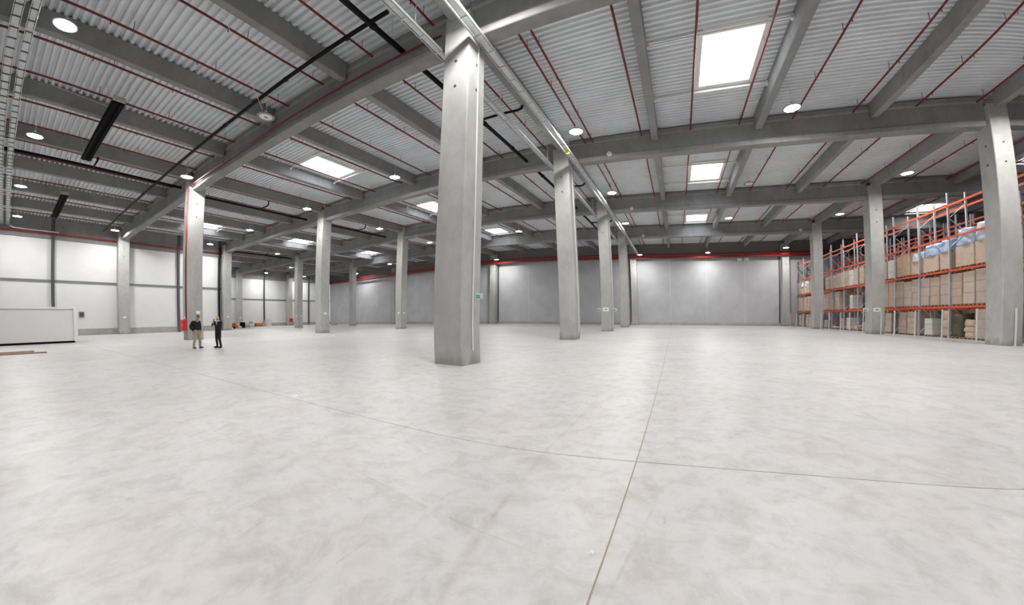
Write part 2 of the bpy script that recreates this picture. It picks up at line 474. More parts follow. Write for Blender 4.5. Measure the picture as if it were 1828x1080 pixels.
# ------------------------------------------------------------------ columns
def column(x, y, label, top=12.0, wx=1.0, wy=1.06, conduit=False, plates=()):
    c = empty('concrete_column', (x, y, 0)); a, b, e = wx / 2, wy / 2, 0.03
    prof = [(-a + e, -b), (a - e, -b), (a, -b + e), (a, b - e), (a - e, b), (-a + e, b), (-a, b - e), (-a, -b + e)]
    MB().prism(prof, 'z', 0, top).build('shaft', 'column_concrete', c)
    s = 1 if x < 10 else -1
    for z in (9.0, 10.0):      # lifting sockets cast into the faces
        MB().lathe([(0.0, 0.0), (0.05, 0.0), (0.05, -0.012), (0.0, -0.012)], 10, (0.0, -b, z), 'y').build('socket', 'sign_dark', c)
        MB().lathe([(0.0, 0.0), (0.05, 0.0), (0.05, 0.012 * s), (0.0, 0.012 * s)], 10, (s * a, 0.0, z), 'x').build('socket', 'sign_dark', c)
    if conduit:
        MB().tube([(a + 0.03, 0.05, 0.4), (a + 0.03, 0.05, 10.8)], 0.022, 6).build('conduit', 'white_paint', c)
    for f, u, z in plates:
        if f == 'front': MB().box(u - 0.13, u + 0.13, -b - 0.012, -b, z - 0.1, z + 0.1).build('number_plate', 'sign_white', c)
        else: MB().box(s * a, s * (a + 0.012), u - 0.13, u + 0.13, z - 0.1, z + 0.1).build('number_plate', 'sign_white', c)
    return tag(c, label, 'column', 'concrete columns')
column(XP + 0.12, YG[2], 'large nearest concrete column with green exit sign on its right side', conduit=True)
column(XP - 0.10, YG[3], 'second concrete column in the cable-tray row, behind the nearest one', conduit=True)
column(XP, YG[4], 'third concrete column in the cable-tray row, carrying a white sign', conduit=True)
column(XP, YG[5], 'fourth and last free-standing concrete column in the cable-tray row', conduit=True)
column(XP, YG[6], 'concrete wall column where the cable tray meets the grey far wall')
column(XR + 0.02, YG[2] + 0.08, 'concrete column with red riser pipe and red hose box', plates=(('side', 0.2, 2.0),))
column(XR, YG[3], 'second concrete column behind the hose-box column, left of the nearest column', plates=(('side', 0, 1.9),))
column(XR, YG[4], 'third concrete column of the hose-box row, two small plates on it', plates=(('front', 0.1, 1.9), ('side', 0.0, 1.9)))
column(XR, YG[5], 'fourth concrete column of the hose-box row, behind the nearest column')
column(XR, YG[6], 'concrete wall column on the grey far wall just right of the nearest column')
column(XS, YG[2], 'concrete wall column on the white wall left of the two men', plates=(('side', 0, 1.95),))
column(XS, YG[3], 'concrete corner column ending the white left wall behind the two men', plates=(('side', 0, 1.9),))
column(XS, YG[4], 'slim far concrete column in front of the recessed white wall', plates=(('front', 0.2, 1.9), ('side', 0.2, 1.9)))
column(XS, YG[5], 'slim far concrete column in front of the dark corner of the grey wall')
column(XS, YG[6], 'concrete wall column on the grey far wall left of the third hose-box row column')
column(XT, YG[4], 'concrete wall column left of the rubbish heap on the recessed white wall', plates=(('side', 0, 1.93),))
column(XT, YG[5], 'concrete wall column behind the far red hose box on the recessed wall')
column(XQ, YG[3], 'nearest rack column, thick and concrete, at the right edge')
column(XQ, YG[4], 'second rack column, concrete, with a small white sign')
column(XQ, YG[5], 'third rack column, concrete, plain, before the far rack end')
column(XQ, YG[6], 'bright concrete wall column at the right end of the grey far wall')

# ------------------------------------------------------------------ walls
def wall_root(name): return struct(empty(name))
def panel_field(root, axis, pos, th, a, b, z0, z1, m, name='wall_panel'):
    g = 0.012
    if axis == 'x': MB().box(pos - th, pos, a + g, b - g, z0 + g, z1 - g).build(name, m, root)
    else: MB().box(a + g, b - g, pos, pos + th, z0 + g, z1 - g).build(name, m, root)
ZW0, ZRAIL, ZW1 = 0.70, 5.88, 10.30
def white_wall(name, x, ys, posts, cols):
    w = wall_root(name)
    y0, y1 = ys[0], ys[-1]
    MB().box(x - 0.25, x + 0.04, y0, y1, 0, ZW0).build('plinth', 'plinth_concrete', w)
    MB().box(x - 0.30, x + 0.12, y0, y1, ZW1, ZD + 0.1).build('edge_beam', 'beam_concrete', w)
    MB().box(x - 0.30, x - 0.16, y0, y1, ZW0, ZW1).build('backing', 'rail_steel', w)
    for a, b in zip(ys, ys[1:]):
        panel_field(w, 'x', x, 0.15, a, b, ZW0, ZRAIL, 'white_panel')
        panel_field(w, 'x', x, 0.15, a, b, ZRAIL, ZW1, 'white_panel')
        MB().box(x, x + 0.10, a + 0.05, b - 0.05, ZRAIL - 0.11, ZRAIL + 0.11).build('rail', 'rail_steel', w)
    for p in posts:
        m = MB()        # steel wind post, H section
        m.box(x, x + 0.02, p - 0.13, p + 0.13, 0.0, ZD); m.box(x + 0.02, x + 0.24, p - 0.02, p + 0.02, 0.0, ZD); m.box(x + 0.24, x + 0.26, p - 0.13, p + 0.13, 0.0, ZD)
        m.build('wind_post', 'dark_steel', w)
    return w
wl = white_wall('wall_left', WLX, [WBY, -8.75, -2.75, 3.22, 9.25, 15.2, 21.6], [-8.75, 3.22, 15.2, 20.35], None)
wt = white_wall('wall_left_recess', WTX, [21.75, 27.2, 33.15, 39.1, 45.2, 51.0, WFY], [27.2, 39.1, 51.0], None)
wr_ = struct(MB().box(WTX, WLX - 0.31, 21.3, 21.6, 0, ZD + 0.1).build('wall_return', 'white_panel'))
wf = wall_root('wall_far')
MB().box(WTX - 0.3, WRX, WFY - 0.05, WFY + 0.3, 0, 0.44).build('plinth', 'plinth_concrete', wf)
MB().box(WTX - 0.3, WRX, WFY - 0.10, WFY + 0.3, 10.25, ZD + 0.1).build('edge_beam', 'rail_steel', wf)
MB().box(WTX - 0.3, WRX, WFY + 0.16, WFY + 0.3, 0.44, 10.25).build('backing', 'joint_seal', wf)
xs = []
for xa, xb, n in ((WTX, XS, 4), (XS, XR, 4), (XR, XP, 4), (XP, XQ, 4), (XQ, XU, 4)):
    xs += [xa + (xb - xa) * k / n for k in range(n)]
xs.append(WRX)
for a, b in zip(xs, xs[1:]):
    MB().box(a + 0.03, b - 0.03, WFY, WFY + 0.15, 0.44, 10.25).build('wall_panel', 'grey_panel', wf)
    MB().box(b - 0.03, b + 0.03, WFY + 0.005, WFY + 0.15, 0.44, 10.25).build('joint_strip', 'joint_seal', wf)
for x in (XS - 1.0, XR + 0.62, XP - 0.68, XQ - 0.68):
    MB().box(x - 0.1, x + 0.1, WFY - 0.06, WFY - 0.002, 0.44, 10.25).build('edge_trim', 'dark_steel', wf)
struct(MB().box(WRX, WRX + 0.3, WBY, WFY + 0.3, 0, ZD + 0.2).build('wall_right', 'dark_panel'))
struct(MB().box(WTX - 0.3, WRX + 0.3, WBY - 0.3, WBY, 0, ZD + 0.2).build('wall_back', 'white_panel'))

# ------------------------------------------------------------------ high-bay lamps
SX = [-75.6, -72.9, -70.2, -66.9, -63.9, -60.9, -57.9] + [-52.0, -49.2, -45.6, -43.0, -40.2, -37.4, -34.5, -31.9] + \
     [-29.05, -25.95, -22.75, -19.65, -16.65, -13.75, -10.5, -7.35] + [-4.75, -4.25, -1.25, 1.6, 4.3, 7.1, 10.1, 13.1, 16.0] + [19.2, 22.2, 25.0, 28.4, 31.5, 34.5, 37.5]
housing = MB().lathe([(0.0, 0.16), (0.10, 0.16), (0.12, 0.10), (0.34, 0.06), (0.40, 0.03), (0.40, -0.02), (0.36, -0.02), (0.36, 0.0), (0.0, 0.0)], 24).mesh('housing', 'lamp_housing', True)
lens = MB().lathe([(0.0, -0.022), (0.20, -0.02), (0.35, -0.008), (0.35, 0.0)], 24).mesh('lens', 'lamp_lens', True)
lens_off = MB().lathe([(0.09, -0.022), (0.20, -0.02), (0.30, -0.008), (0.30, 0.0), (0.09, 0.0), (0.09, -0.022)], 24).mesh('lens', 'white_paint', True)
def lamp(x, y, z, label, lit=True, power=1.0):
    y = snap_y(y)
    if any(0.15 < abs(x - p) < 0.45 for p in PURX):
        p = min(PURX, key=lambda p: abs(p - x)); x = p
    if any(abs(x - p) < 0.08 for p in SX): x += 0.15
    o = empty('high_bay_lamp', (x, y, z))
    put('housing', housing, o); put('lens', lens if lit else lens_off, o)
    MB().tube([(0, 0, 0.15), (0, 0, under(x) - z)], 0.012, 6).build('suspension_rod', 'white_paint', o)
    MB().box(-0.03, 0.03, -0.06, 0.06, 0.15, 0.30).build('driver_box', 'white_paint', o)
    if lit:
        L = bpy.data.lights.new('lamp_light', 'AREA'); L.shape = 'DISK'; L.size = 0.66; L.energy = LAMP_W * power; L.color = (1.0, 0.985, 0.955)
        l = bpy.data.objects.new('lamp_light', L); COL.objects.link(l); l.parent = o; l.location = (0, 0, -0.05)
    return tag(o, label, 'lamp', 'round high-bay lamps')
XN = {-51: 'beside the left white wall', -40: 'midway from left wall to hose-box row', -29: 'in the hose-box column row',
      -17: 'midway between hose-box row and cable tray', -5: 'beside the long cable tray', 6: 'below the skylight row right of the tray',
      17: 'over the rack columns', -64: 'deep in the far left recess', -75: 'near the recessed white wall'}
YN = {0: 'foreground row', 8: 'just before the nearest girder', 18: 'just before the second girder', 28: 'just before the third girder',
      38: 'just before the fourth girder', 48: 'beyond the fourth girder', 56: 'by the grey far wall'}
LAMPS = [(-17, 0, -16.8, 0.45), (-29, 0, -28.35, 0.5), (-40, 0, -39.6, 0.4), (-51, 0, -50.9, 0.3), (-51, 8, -51.5, 7.9), (-29, 8, -28.8, 8.25),
         (-51, 18, -52.1, 18.0), (-40, 18, -40.9, 18.3), (-29, 18, -29.2, 18.2), (-17, 18, -17.7, 17.9), (-5, 18, -4.52, 17.75), (6, 18, 6.26, 18.3), (17, 18, 16.9, 17.9),
         (-29, 28, -29.8, 28.2), (-5, 28, -4.7, 28.65), (17, 28, 16.95, 28.65), (-51, 28, -52.7, 28.0), (-17, 28, -18.0, 28.4), (6, 28, 6.2, 28.6),
         (-29, 38, -30.2, 38.7), (-17, 38, -17.8, 39.4), (-5, 38, -4.9, 39.0), (6, 38, 6.1, 38.8), (17, 38, 17.05, 38.95), (-75, 38, -76.0, 37.8), (-64, 38, -65.0, 37.6), (-51, 38, -52.0, 39.0),
         (-51, 48, -48.6, 49.3), (-75, 48, -76.6, 48.0), (-75, 28, -76.0, 28.2), (-64, 56, -64.3, 54.3)]
SKIPL = {(-17, 28), (6, 28), (-51, 38)}
for xk, yk, x, y in LAMPS:
    if (xk, yk) in SKIPL: continue
    lamp(x, y, 11.4, f'lit round lamp {XN[xk]}, {YN[yk]}')
for xk, x, y, z in ((-29, -28.6, 54.4, 10.60), (-5, -4.9, 54.2, 10.40), (6, 5.7, 54.4, 10.55), (17, 16.1, 53.6, 10.85)):
    lamp(x, y, z, f'lit round lamp {XN[xk]}, {YN[56]}')
# the lamp grid goes on overhead and behind the camera
for xk, yk, x, y in ((-5, 8, -4.5, 7.3), (6, 8, 6.2, 7.6), (17, 8, 17.0, 8.0), (-5, 0, -4.6, -3.5), (6, 0, 6.2, -3.5)):
    lamp(x, y, 11.4, 'lit round lamp of the row over and behind the viewer')
lamp(-16.4, 7.55, 10.95, 'unlit white ring-shaped lamp hanging before the nearest girder', lit=False)
lamp(6.43, 29.6, 11.75, 'unlit white ring-shaped lamp below the roof beyond the second girder', lit=False)

# ------------------------------------------------------------------ sprinkler pipes
head = MB().lathe([(0.0, -0.14), (0.035, -0.135), (0.012, -0.11), (0.02, -0.05), (0.02, 0.0)], 8).mesh('sprinkler_head', 'red_pipe')
hang = MB().tube([(0, 0, 0.02), (0, 0, 0.40)], 0.012, 5).mesh('hanger', 'red_pipe')
BAYN = {1: 'before nearest girder', 2: 'before second girder', 3: 'before third girder', 4: 'before fourth girder', 5: 'before far wall'}
SPN = {'TS': 'far left recess', 'SR': 'left wall to hose-box row', 'RP': 'hose-box row to cable tray', 'PQ': 'cable tray to racks', 'QU': 'above the racks'}
for j in (1, 2, 3, 4, 5):
    y0, y1 = YG[j] + 0.36, YG[j+1] - 0.36
    for sp, (xa, xb) in SPAN.items():
        n = 0
        for x in SX:
            if not xa < x < xb or (sp == 'TS' and j < 3) or (j == 1 and x > 0): continue
            o = MB().tube([(0, 0, 0), (0, (y1 - y0), 0)], 0.048, 6).build('sprinkler_pipe', 'red_pipe', None, (x, y0, 12.2))
            tag(o, f'{ORD[n]} red sprinkler pipe from left, {SPN[sp]}, {BAYN[j]}', 'pipe', 'sprinkler branch pipes')
            n += 1
            for k in range(4):
                if j <= 3: put('sprinkler_head', head, o, (0, 1.3 + 2.9 * k, 0))
                put('hanger', hang, o, (0, 2.0 + 2.9 * k, 0))

# red distribution mains
def pipe(name, pts, r, m, label, seg=10, cat='pipe', couplings=()):
    base = Vector(pts[0])
    o = MB().tube([Vector(p) - base for p in pts], r, seg).build(name, m, None, base, True)
    for c in couplings:
        c = Vector(c); d = (Vector(pts[-1]) - Vector(pts[0])).normalized()
        MB().tube([c - d * 0.07 - base, c + d * 0.07 - base], r * 1.25, seg).build('coupling', m, o)
    return tag(o, label, cat)
pipe('sprinkler_main', [(-6.9, 8.80, 11.45), (XR + 0.55, 8.80, 11.2)], 0.045, 'red_pipe', 'red sprinkler main along the front of the nearest girder', couplings=[(-12, 8.78, 11.395), (-18, 8.78, 11.33), (-24, 8.78, 11.265)])
pipe('sprinkler_riser', [(XR + 0.42, 8.74, 11.1), (XR + 0.42, 8.74, 1.55)], 0.045, 'red_main', 'red riser pipe running down the hose-box column')
pipe('wall_sprinkler_main', [(WLX + 0.32, WBY + 0.3, 10.80), (WLX + 0.32, 20.9, 10.80)], 0.09, 'red_main', 'red sprinkler main along the top of the white left wall')
pipe('far_sprinkler_main', [(WTX + 0.4, WFY - 1.25, 10.25), (WRX - 0.4, WFY - 1.25, 10.25)], 0.17, 'red_main', 'lower thick red main along the top of the grey far wall')
pipe('far_sprinkler_main', [(WTX + 0.4, WFY - 1.23, 10.72), (WRX - 0.4, WFY - 1.23, 10.72)], 0.14, 'red_main', 'upper thick red main along the top of the grey far wall')

for o in [ob for ob in COL.objects if ob.name.startswith('far_sprinkler_main')]:
    for x in (-66, -48, -36, -20, -12, 2, 11, 24, 34):
        MB().box(x - 0.04 - o.location.x, x + 0.04 - o.location.x, 0.10, 1.15, -0.05, 0.05).build('bracket', 'dark_steel', o)

# ------------------------------------------------------------------ black drain pipes
for j, nm in ((1, 'before the nearest girder'), (2, 'between nearest and second girders'), (3, 'between second and third girders'), (4, 'between third and fourth girders')):
    y0, y1 = YG[j] + 0.36, YG[j+1] - 0.36
    if j == 1: y0 = 1.0
    o = pipe('drain_pipe', [(-8.75, y0, 11.6), (-8.75, y1, 11.6)], 0.105, 'black_pipe', f'black roof drain pipe left of the cable tray, {nm}',
             couplings=[(-8.75, y0 + (y1 - y0) * t, 11.6) for t in (0.2, 0.5, 0.8)])
    if j > 1:
        pts = [(0.0, 5.2, 0.0), (1.3, 5.15, 0.0), (2.1, 5.2, 0.0), (2.3, 5.2, 0.06), (2.38, 5.2, 0.25), (2.38, 5.2, 0.45)]
        MB().tube(pts, 0.07, 8).build('branch', 'black_pipe', o, smooth=True)
    for t in (0.3, 0.6, 0.9):
        MB().tube([(0, snap_y(y0 + (y1 - y0) * t) - y0, 0.1), (0, snap_y(y0 + (y1 - y0) * t) - y0, 1.0)], 0.012, 5).build('hanger', 'galvanised', o)
pipe('drain_pipe', [(-7.9, 7.15, 11.62), (-17.5, 7.25, 11.62), (-34, 7.25, 11.62), (-54.0, 7.3, 11.62)], 0.075, 'black_pipe', 'long black drain pipe crossing below the roof before the nearest girder',
     couplings=[(-10, 7.2, 11.62), (-14, 7.22, 11.62), (-20, 7.25, 11.62), (-27, 7.25, 11.62), (-36, 7.25, 11.62)])
for xx, jj, nm in ((-32.2, 1, 'front left bay before the nearest girder'), (-33.2, 2, 'left of the hose-box row between nearest and second girders'), (-33.2, 3, 'left of the hose-box row between second and third girders'), (-56.6, 3, 'far left bay between second and third girders')):
    o = pipe('drain_pipe', [(xx, YG[jj] + 0.4, 11.62), (xx, YG[jj+1] - 0.4, 11.62)], 0.10, 'black_pipe', f'black roof drain pipe, {nm}')
    for t in (0.15, 0.45, 0.85): yy = snap_y(YG[jj] + 0.4 + 11 * t) - YG[jj] - 0.4; MB().tube([(0, yy, 0.08), (0, yy, ZD - 11.62)], 0.012, 5).build('hanger', 'galvanised', o)
    MB().tube([(0, 6, 0), (1.6, 6, 0), (1.75, 6, 0.2), (1.75, 6, 0.45)], 0.06, 8).build('branch', 'black_pipe', o, smooth=True)
pipe('downpipe', [(WLX + 0.5, 20.3, 0.1), (WLX + 0.5, 20.3, 11.6)], 0.09, 'black_pipe', 'black downpipe beside the corner column behind the two men')

# ------------------------------------------------------------------ cable trays
def tray(name, x0, x1, y0, y1, z, axis, label, rung=0.6, mesh_bottom=True):
    """ladder tray: two side rails, rungs, a cable bundle"""
    o = empty(name, ((x0 + x1) / 2, (y0 + y1) / 2, z)); cx, cy = o.location.x, o.location.y
    if axis == 'y':
        for s in (x0, x1):
            MB().box(s - cx - 0.012, s - cx + 0.012, y0 - cy, y1 - cy, 0, 0.09).build('side_rail', 'galvanised', o)
        L = y1 - y0; n = int(L / rung)
        me = MB().box(x0 - cx, x1 - cx, -0.02, 0.02, 0.0, 0.025).mesh('rung', 'galvanised')
        for k in range(n): put('rung', me, o, (0, y0 - cy + (k + 0.5) * rung, 0))
        MB().box(x0 - cx + 0.05, x1 - cx - 0.05, y0 - cy, y1 - cy, 0.026, 0.07).build('cables', 'galvanised', o)
        hg = MB().tube([(0, 0, 0.0), (0, 0, ZD - z)], 0.012, 5).mesh('hanger', 'white_paint')
        for k in range(int(L / 3)):
            put('hanger', hg, o, ((x0 if x0 > XP else x1) - cx, snap_y(y0 + 1.5 + 3 * k) - cy, 0))
    else:
        for s in (y0, y1):
            MB().box(x0 - cx, x1 - cx, s - cy - 0.012, s - cy + 0.012, 0, 0.09).build('side_rail', 'galvanised', o)
        L = x1 - x0; n = int(L / rung)
        me = MB().box(-0.025, 0.025, y0 - cy, y1 - cy, -0.02, 0.0).mesh('rung', 'dark_steel')
        for k in range(n): put('rung', me, o, (x0 - cx + (k + 0.5) * rung, 0, 0))
        MB().box(x0 - cx, x1 - cx, y0 - cy + 0.04, y1 - cy - 0.04, 0.002, 0.05).build('cables', 'galvanised', o)
        hg = MB().tube([(0, 0, 0.0), (0, snap_y(y1) - y1, ZD - z)], 0.012, 5).mesh('hanger', 'white_paint')
        for k in range(int(L / 4)):
            put('hanger', hg, o, (x0 - cx + 2 + 4 * k, y1 - cy, 0))
    return tag(o, label, 'cable tray', 'cable trays')
tr = tray('cable_tray', -5.55, -5.22, -6, 57.0, 10.80, 'y', 'long galvanised cable tray right of the central column row', 0.9)
MB().box(-0.10, 0.10, -0.06, 0.06, -0.16, 0.0).build('tag', 'yellow_tag', tr, (0.02, 18.8 - tr.location.y, 0))
tray('cable_tray', -7.15, -6.88, -6, 57.0, 10.80, 'y', 'galvanised cable tray left of the central column row', 0.9)
tray('cable_tray', WLX + 0.6, -8, -1.05, -0.72, 11.2, 'x', 'outer galvanised cable ladder crossing overhead at the left edge', 0.75)
tray('cable_tray', WLX + 0.6, -8, -0.52, -0.25, 11.2, 'x', 'inner galvanised cable ladder crossing overhead at the left edge', 0.75)
o = MB().tube([(0, 0, 0), (-0.12, 0.4, -0.20), (-0.22, 1.4, -0.22), (-0.22, 4.0, -0.22)], 0.07, 8).build('conduit_bend', 'galvanised', None, (WLX + 0.85, -0.35, 11.2), True)
tag(o, 'galvanised conduit bending from the overhead ladders onto the white wall', 'conduit')

# ------------------------------------------------------------------ radiant heaters
def heater(x0, x1, y, z, label):
    o = empty('radiant_heater', ((x0 + x1) / 2, y, z)); h = (x1 - x0) / 2
    MB().prism([(-0.24, 0.0), (0.24, 0.0), (0.20, 0.18), (0.10, 0.24), (-0.10, 0.24), (-0.20, 0.18)], 'x', -h, h).build('reflector', 'black_matte', o)
    for s in (-0.11, 0.11): MB().tube([(-h + 0.1, s, -0.03), (h - 0.1, s, -0.03)], 0.045, 8).build('burner_tube', 'black_matte', o)
    for s in (-1, 1): MB().box(s * h - 0.06, s * h + 0.06, -0.23, 0.23, 0.0, 0.22).build('end_plate', 'galvanised', o)
    for t in (-0.8, 0.0, 0.8):
        for s in (-1, 1): MB().tube([(t * h, s * 0.2, 0.2), (t * h, s * 0.45, ZD - 0.0 - z)], 0.008, 5).build('suspension_wire', 'galvanised', o)
    return tag(o, label, 'heater', 'black radiant heaters')
heater(-29.4, -20.4, 2.95, 11.05, 'nearer long black radiant heater under the left roof bay')
heater(-47.7, -38.5, 2.8, 11.05, 'farther long black radiant heater close to the left white wall')
for a, b, lb in (((-12.4, 3.5, 12.4), (-16.3, 7.45, 11.15), 'thin white wire slanting down to the unlit ring lamp'),
                 ((-23.8, 0.6, 12.4), (-21.8, 2.95, 11.3), 'thin white wire slanting to the nearer black heater')):
    tag(MB().tube([(0, 0, 0), Vector(b) - Vector(a)], 0.010, 5).build('wire', 'white_paint', None, a), lb, 'wire')

# round speakers on the girders
for x, y, z, lb in ((-3.3, YG[3], 11.3, 'round white speaker on the second girder right of the cable tray'), (-3.45, YG[4], 11.25, 'round white speaker on the third girder right of the cable tray'),
                    (-3.5, YG[5], 11.25, 'round white speaker on the fourth girder right of the cable tray'), (15.2, YG[5], 11.3, 'round white speaker on the fourth girder near the rack columns')):
    o = MB().lathe([(0.0, -0.10), (0.13, -0.10), (0.17, -0.06), (0.17, 0.0), (0.0, 0.0)], 16, (0, 0, 0), 'y').build('speaker', 'white_paint', None, (x, y - 0.25, z), True)
    MB().lathe([(0.0, -0.104), (0.09, -0.104), (0.09, -0.10), (0.0, -0.10)], 12, (0, 0, 0), 'y').build('grille', 'joint_seal', o)
    tag(o, lb, 'speaker', 'round white speakers')
# floodlights above the grey wall
for x, lb in ((10.2, 'left of the two small floodlights on the far red main'), (11.2, 'right of the two small floodlights on the far red main')):
    o = empty('floodlight', (x, WFY - 1.25, 9.74))
    MB().box(-0.28, 0.28, -0.08, 0.08, -0.18, 0.18).build('body', 'white_paint', o); MB().box(-0.22, 0.22, -0.085, -0.079, -0.13, 0.10).build('glass', 'grey_panel', o)
    MB().box(-0.03, 0.03, -0.03, 0.03, 0.18, 0.345).build('bracket', 'dark_steel', o)
    tag(o, lb, 'floodlight', 'small floodlights on the far wall')

# ------------------------------------------------------------------ signs
def exit_sign(x, y, z, label, k=1.0):
    o = empty('exit_sign', (x, y, z)); o.scale = (k, k, k)
    MB().box(-0.20, 0.20, 0.0, 0.05, -0.13, 0.13).build('plate', 'sign_white', o)
    MB().box(-0.17, 0.17, -0.006, 0.0, -0.10, 0.07).build('field', 'sign_green', o)
    m = MB()    # running figure, doorway and arrow
    m.box(0.07, 0.15, -0.010, -0.0065, -0.085, 0.055)
    m.lathe([(0, -0.0005), (0.016, -0.0005), (0.016, 0.0005), (0, 0.0005)], 8, (-0.02, -0.009, 0.04), 'y')
    for a, b in (((-0.02, 0.02), (-0.035, -0.025)), ((-0.035, -0.025), (0.0, -0.06)), ((-0.035, -0.025), (-0.075, -0.055)), ((-0.02, 0.015), (0.02, -0.005)), ((-0.02, 0.015), (-0.06, 0.0))):
        m.tube([(a[0], -0.009, a[1]), (b[0], -0.009, b[1])], 0.006, 4)
    m.prism([(-0.16, -0.015), (-0.125, 0.02), (-0.125, 0.0), (-0.095, 0.0), (-0.095, -0.03), (-0.125, -0.03), (-0.125, -0.05)], 'y', -0.010, -0.0065)
    m.build('pictogram', 'sign_white', o)
    return tag(o, label, 'sign', 'green exit signs')
exit_sign(XP + 0.76, 9.45, 1.92, 'green exit sign jutting from the right side of the nearest column', 0.58)
exit_sign(XP - 0.72, 32.9, 1.91, 'green exit sign jutting left from the third cable-tray column')
exit_sign(XP + 0.74, 32.9, 1.91, 'green exit sign jutting right from the third cable-tray column')
exit_sign(XQ - 0.74, 33.0, 1.95, 'green exit sign jutting left from the second rack column')
def white_sign(x, y, z, label):
    o = empty('wall_sign', (x, y, z))
    MB().box(-0.28, 0.28, -0.02, 0.0, -0.17, 0.17).build('plate', 'sign_white', o)
    m = MB(); m.box(-0.10, 0.10, -0.024, -0.0205, -0.03, 0.03); m.box(-0.04, 0.04, -0.024, -0.0205, 0.03, 0.055)
    m.build('print', 'sign_dark', o)
    return tag(o, label, 'sign', 'small white signs with dark print')
white_sign(XP - 0.05, YG[4] - 0.53, 1.93, 'white sign with dark print on the third cable-tray column')
white_sign(XQ - 0.1, YG[4] - 0.53, 1.95, 'white sign with dark print on the second rack column')

# ------------------------------------------------------------------ hose boxes
def hose_box(x, y, z, rz, label, k=1.0):
    o = empty('hose_box', (x, y, z), rz)
    MB().box(-0.36 * k, 0.36 * k, -0.28, 0.0, 0, 0.78 * k).build('cabinet', 'red_box', o)
    d = MB().box(-0.32 * k, 0.32 * k, -0.30, -0.28, 0.04, 0.74 * k).build('door', 'red_box', o)
    MB().box(0.24 * k, 0.28 * k, -0.325, -0.30, 0.34, 0.46).build('handle', 'galvanised', d)
    MB().box(-0.12, 0.12, -0.05, 0.0, 0.86 * k, 1.02 * k).build('marker_plate', 'sign_white', o)
    return tag(o, label, 'hose box', 'red fire hose boxes')
hose_box(XR + 0.10, YG[2] - 0.45, 0.70, 0, 'red fire hose box on the column behind the left man')
hose_box(XT + 0.50, YG[5] + 0.1, 0.75, pi / 2, 'red fire hose box far away on the recessed white wall', 1.1)

# dark control box on the white wall
o = empty('control_box', (WLX + 0.002, 5.55, 2.0))
MB().box(0.0, 0.12, -0.22, 0.22, 0, 0.62).build('case', 'rail_steel', o); MB().box(0.12, 0.13, -0.15, 0.15, 0.08, 0.54).build('cover', 'dark_steel', o)
tag(o, 'small dark control box on the white wall beside the white cabin', 'box')

# ------------------------------------------------------------------ white cabin and planks
o = empty('site_cabin', (-37.0, -1.6, 0))
MB().box(-1.35, 1.40, -5.0, 4.75, 0.0, 0.14).build('skid', 'black_matte', o)
MB().box(-1.42, 1.42, -5.0, 4.82, 0.14, 2.36).build('body', 'white_panel', o)
MB().box(-1.47, 1.50, -5.05, 4.90, 2.36, 2.50).build('roof_rim', 'white_paint', o)
MB().box(1.30, 1.50, 4.72, 4.92, 0.10, 2.36).build('corner_post', 'white_paint', o)
tag(o, 'long low white cabin with dark base in front of the left wall', 'cabin')
for x, ya, yb, a, lb in ((-24.7, -3.4, 1.15, -0.03, 'longer nearer brown plank lying on the floor by the cabin'), (-26.2, -3.2, 0.75, 0.02, 'shorter farther brown plank lying on the floor by the cabin')):
    o = MB().box(-0.11, 0.11, ya, yb, 0, 0.06).build('plank', 'plank_wood', None, (x, 0, 0), rz=a)
    tag(o, lb, 'plank', 'brown planks on the floor')
for x, y, s, lb in ((-5.93, 3.43, 0.055, 'small white paper scrap on the floor near the left floor joint'), (-0.36, 1.80, 0.014, 'tiny white paper scrap near the long floor joint in the foreground')):
    m = MB(); m.v = [(-s, -s * .7, 0.001), (s, -s, 0.001), (s * 1.2, s * .6, 0.012), (0.1 * s, s, 0.02), (-s * .9, s * .5, 0.003), (0, 0, 0.016)]
    m.f = [(0, 1, 5), (1, 2, 5), (2, 3, 5), (3, 4, 5), (4, 0, 5)]
    tag(m.build('paper_scrap', 'sign_white', None, (x, y, 0)), lb, 'paper')

# ------------------------------------------------------------------ pallet racks
RY = [18.5 + 3.0 * k for k in range(13)] + [57.2]
RY = [18.5, 21.5, 24.5, 27.5, 30.5, 33.5, 36.5, 39.5, 42.45, 45.4, 48.4, 51.45, 54.45, 57.2]
LEV = [2.03, 4.40, 6.55, 8.66]
def brace_mesh(dx, h):
    m = MB(); z = 0.25; s = 0; pts = [(dx - 0.04, 0, z), (0.04, 0, z)]
    while z + 0.95 < h:
        pts.append((dx - 0.04 if s == 0 else 0.04, 0, z + 0.95)); z += 0.95; s = 1 - s
    pts.append((dx - 0.04 if s == 0 else 0.04, 0, z))
    m.tube(pts, 0.026, 4)
    return m.mesh('brace', 'brace_zinc')
H = 9.55; DX = 1.1
post_me = MB().prism([(-0.05, -0.045), (0.05, -0.045), (0.05, 0.045), (0.02, 0.045), (0.02, 0.02), (-0.02, 0.02), (-0.02, 0.045), (-0.05, 0.045)], 'z', 0.012, H).mesh('post', 'rack_post')
foot_me = MB().box(-0.08, 0.08, -0.07, 0.07, 0, 0.012).mesh('base_plate', 'rack_post')
brace_me = brace_mesh(DX, H)
beam_cache = {}
def beam_me(L):
    k = round(L, 2)
    if k not in beam_cache:
        m = MB().prism([(-0.025, -0.07), (0.025, -0.07), (0.025, 0.04), (0.01, 0.055), (-0.025, 0.055)], 'y', 0.05, L - 0.05)
        for y in (0.05, L - 0.05): m.box(-0.035, 0.035, y - 0.012, y + 0.012, -0.11, 0.09)
        beam_cache[k] = m.mesh('beam', 'orange_beam')
    return beam_cache[k]
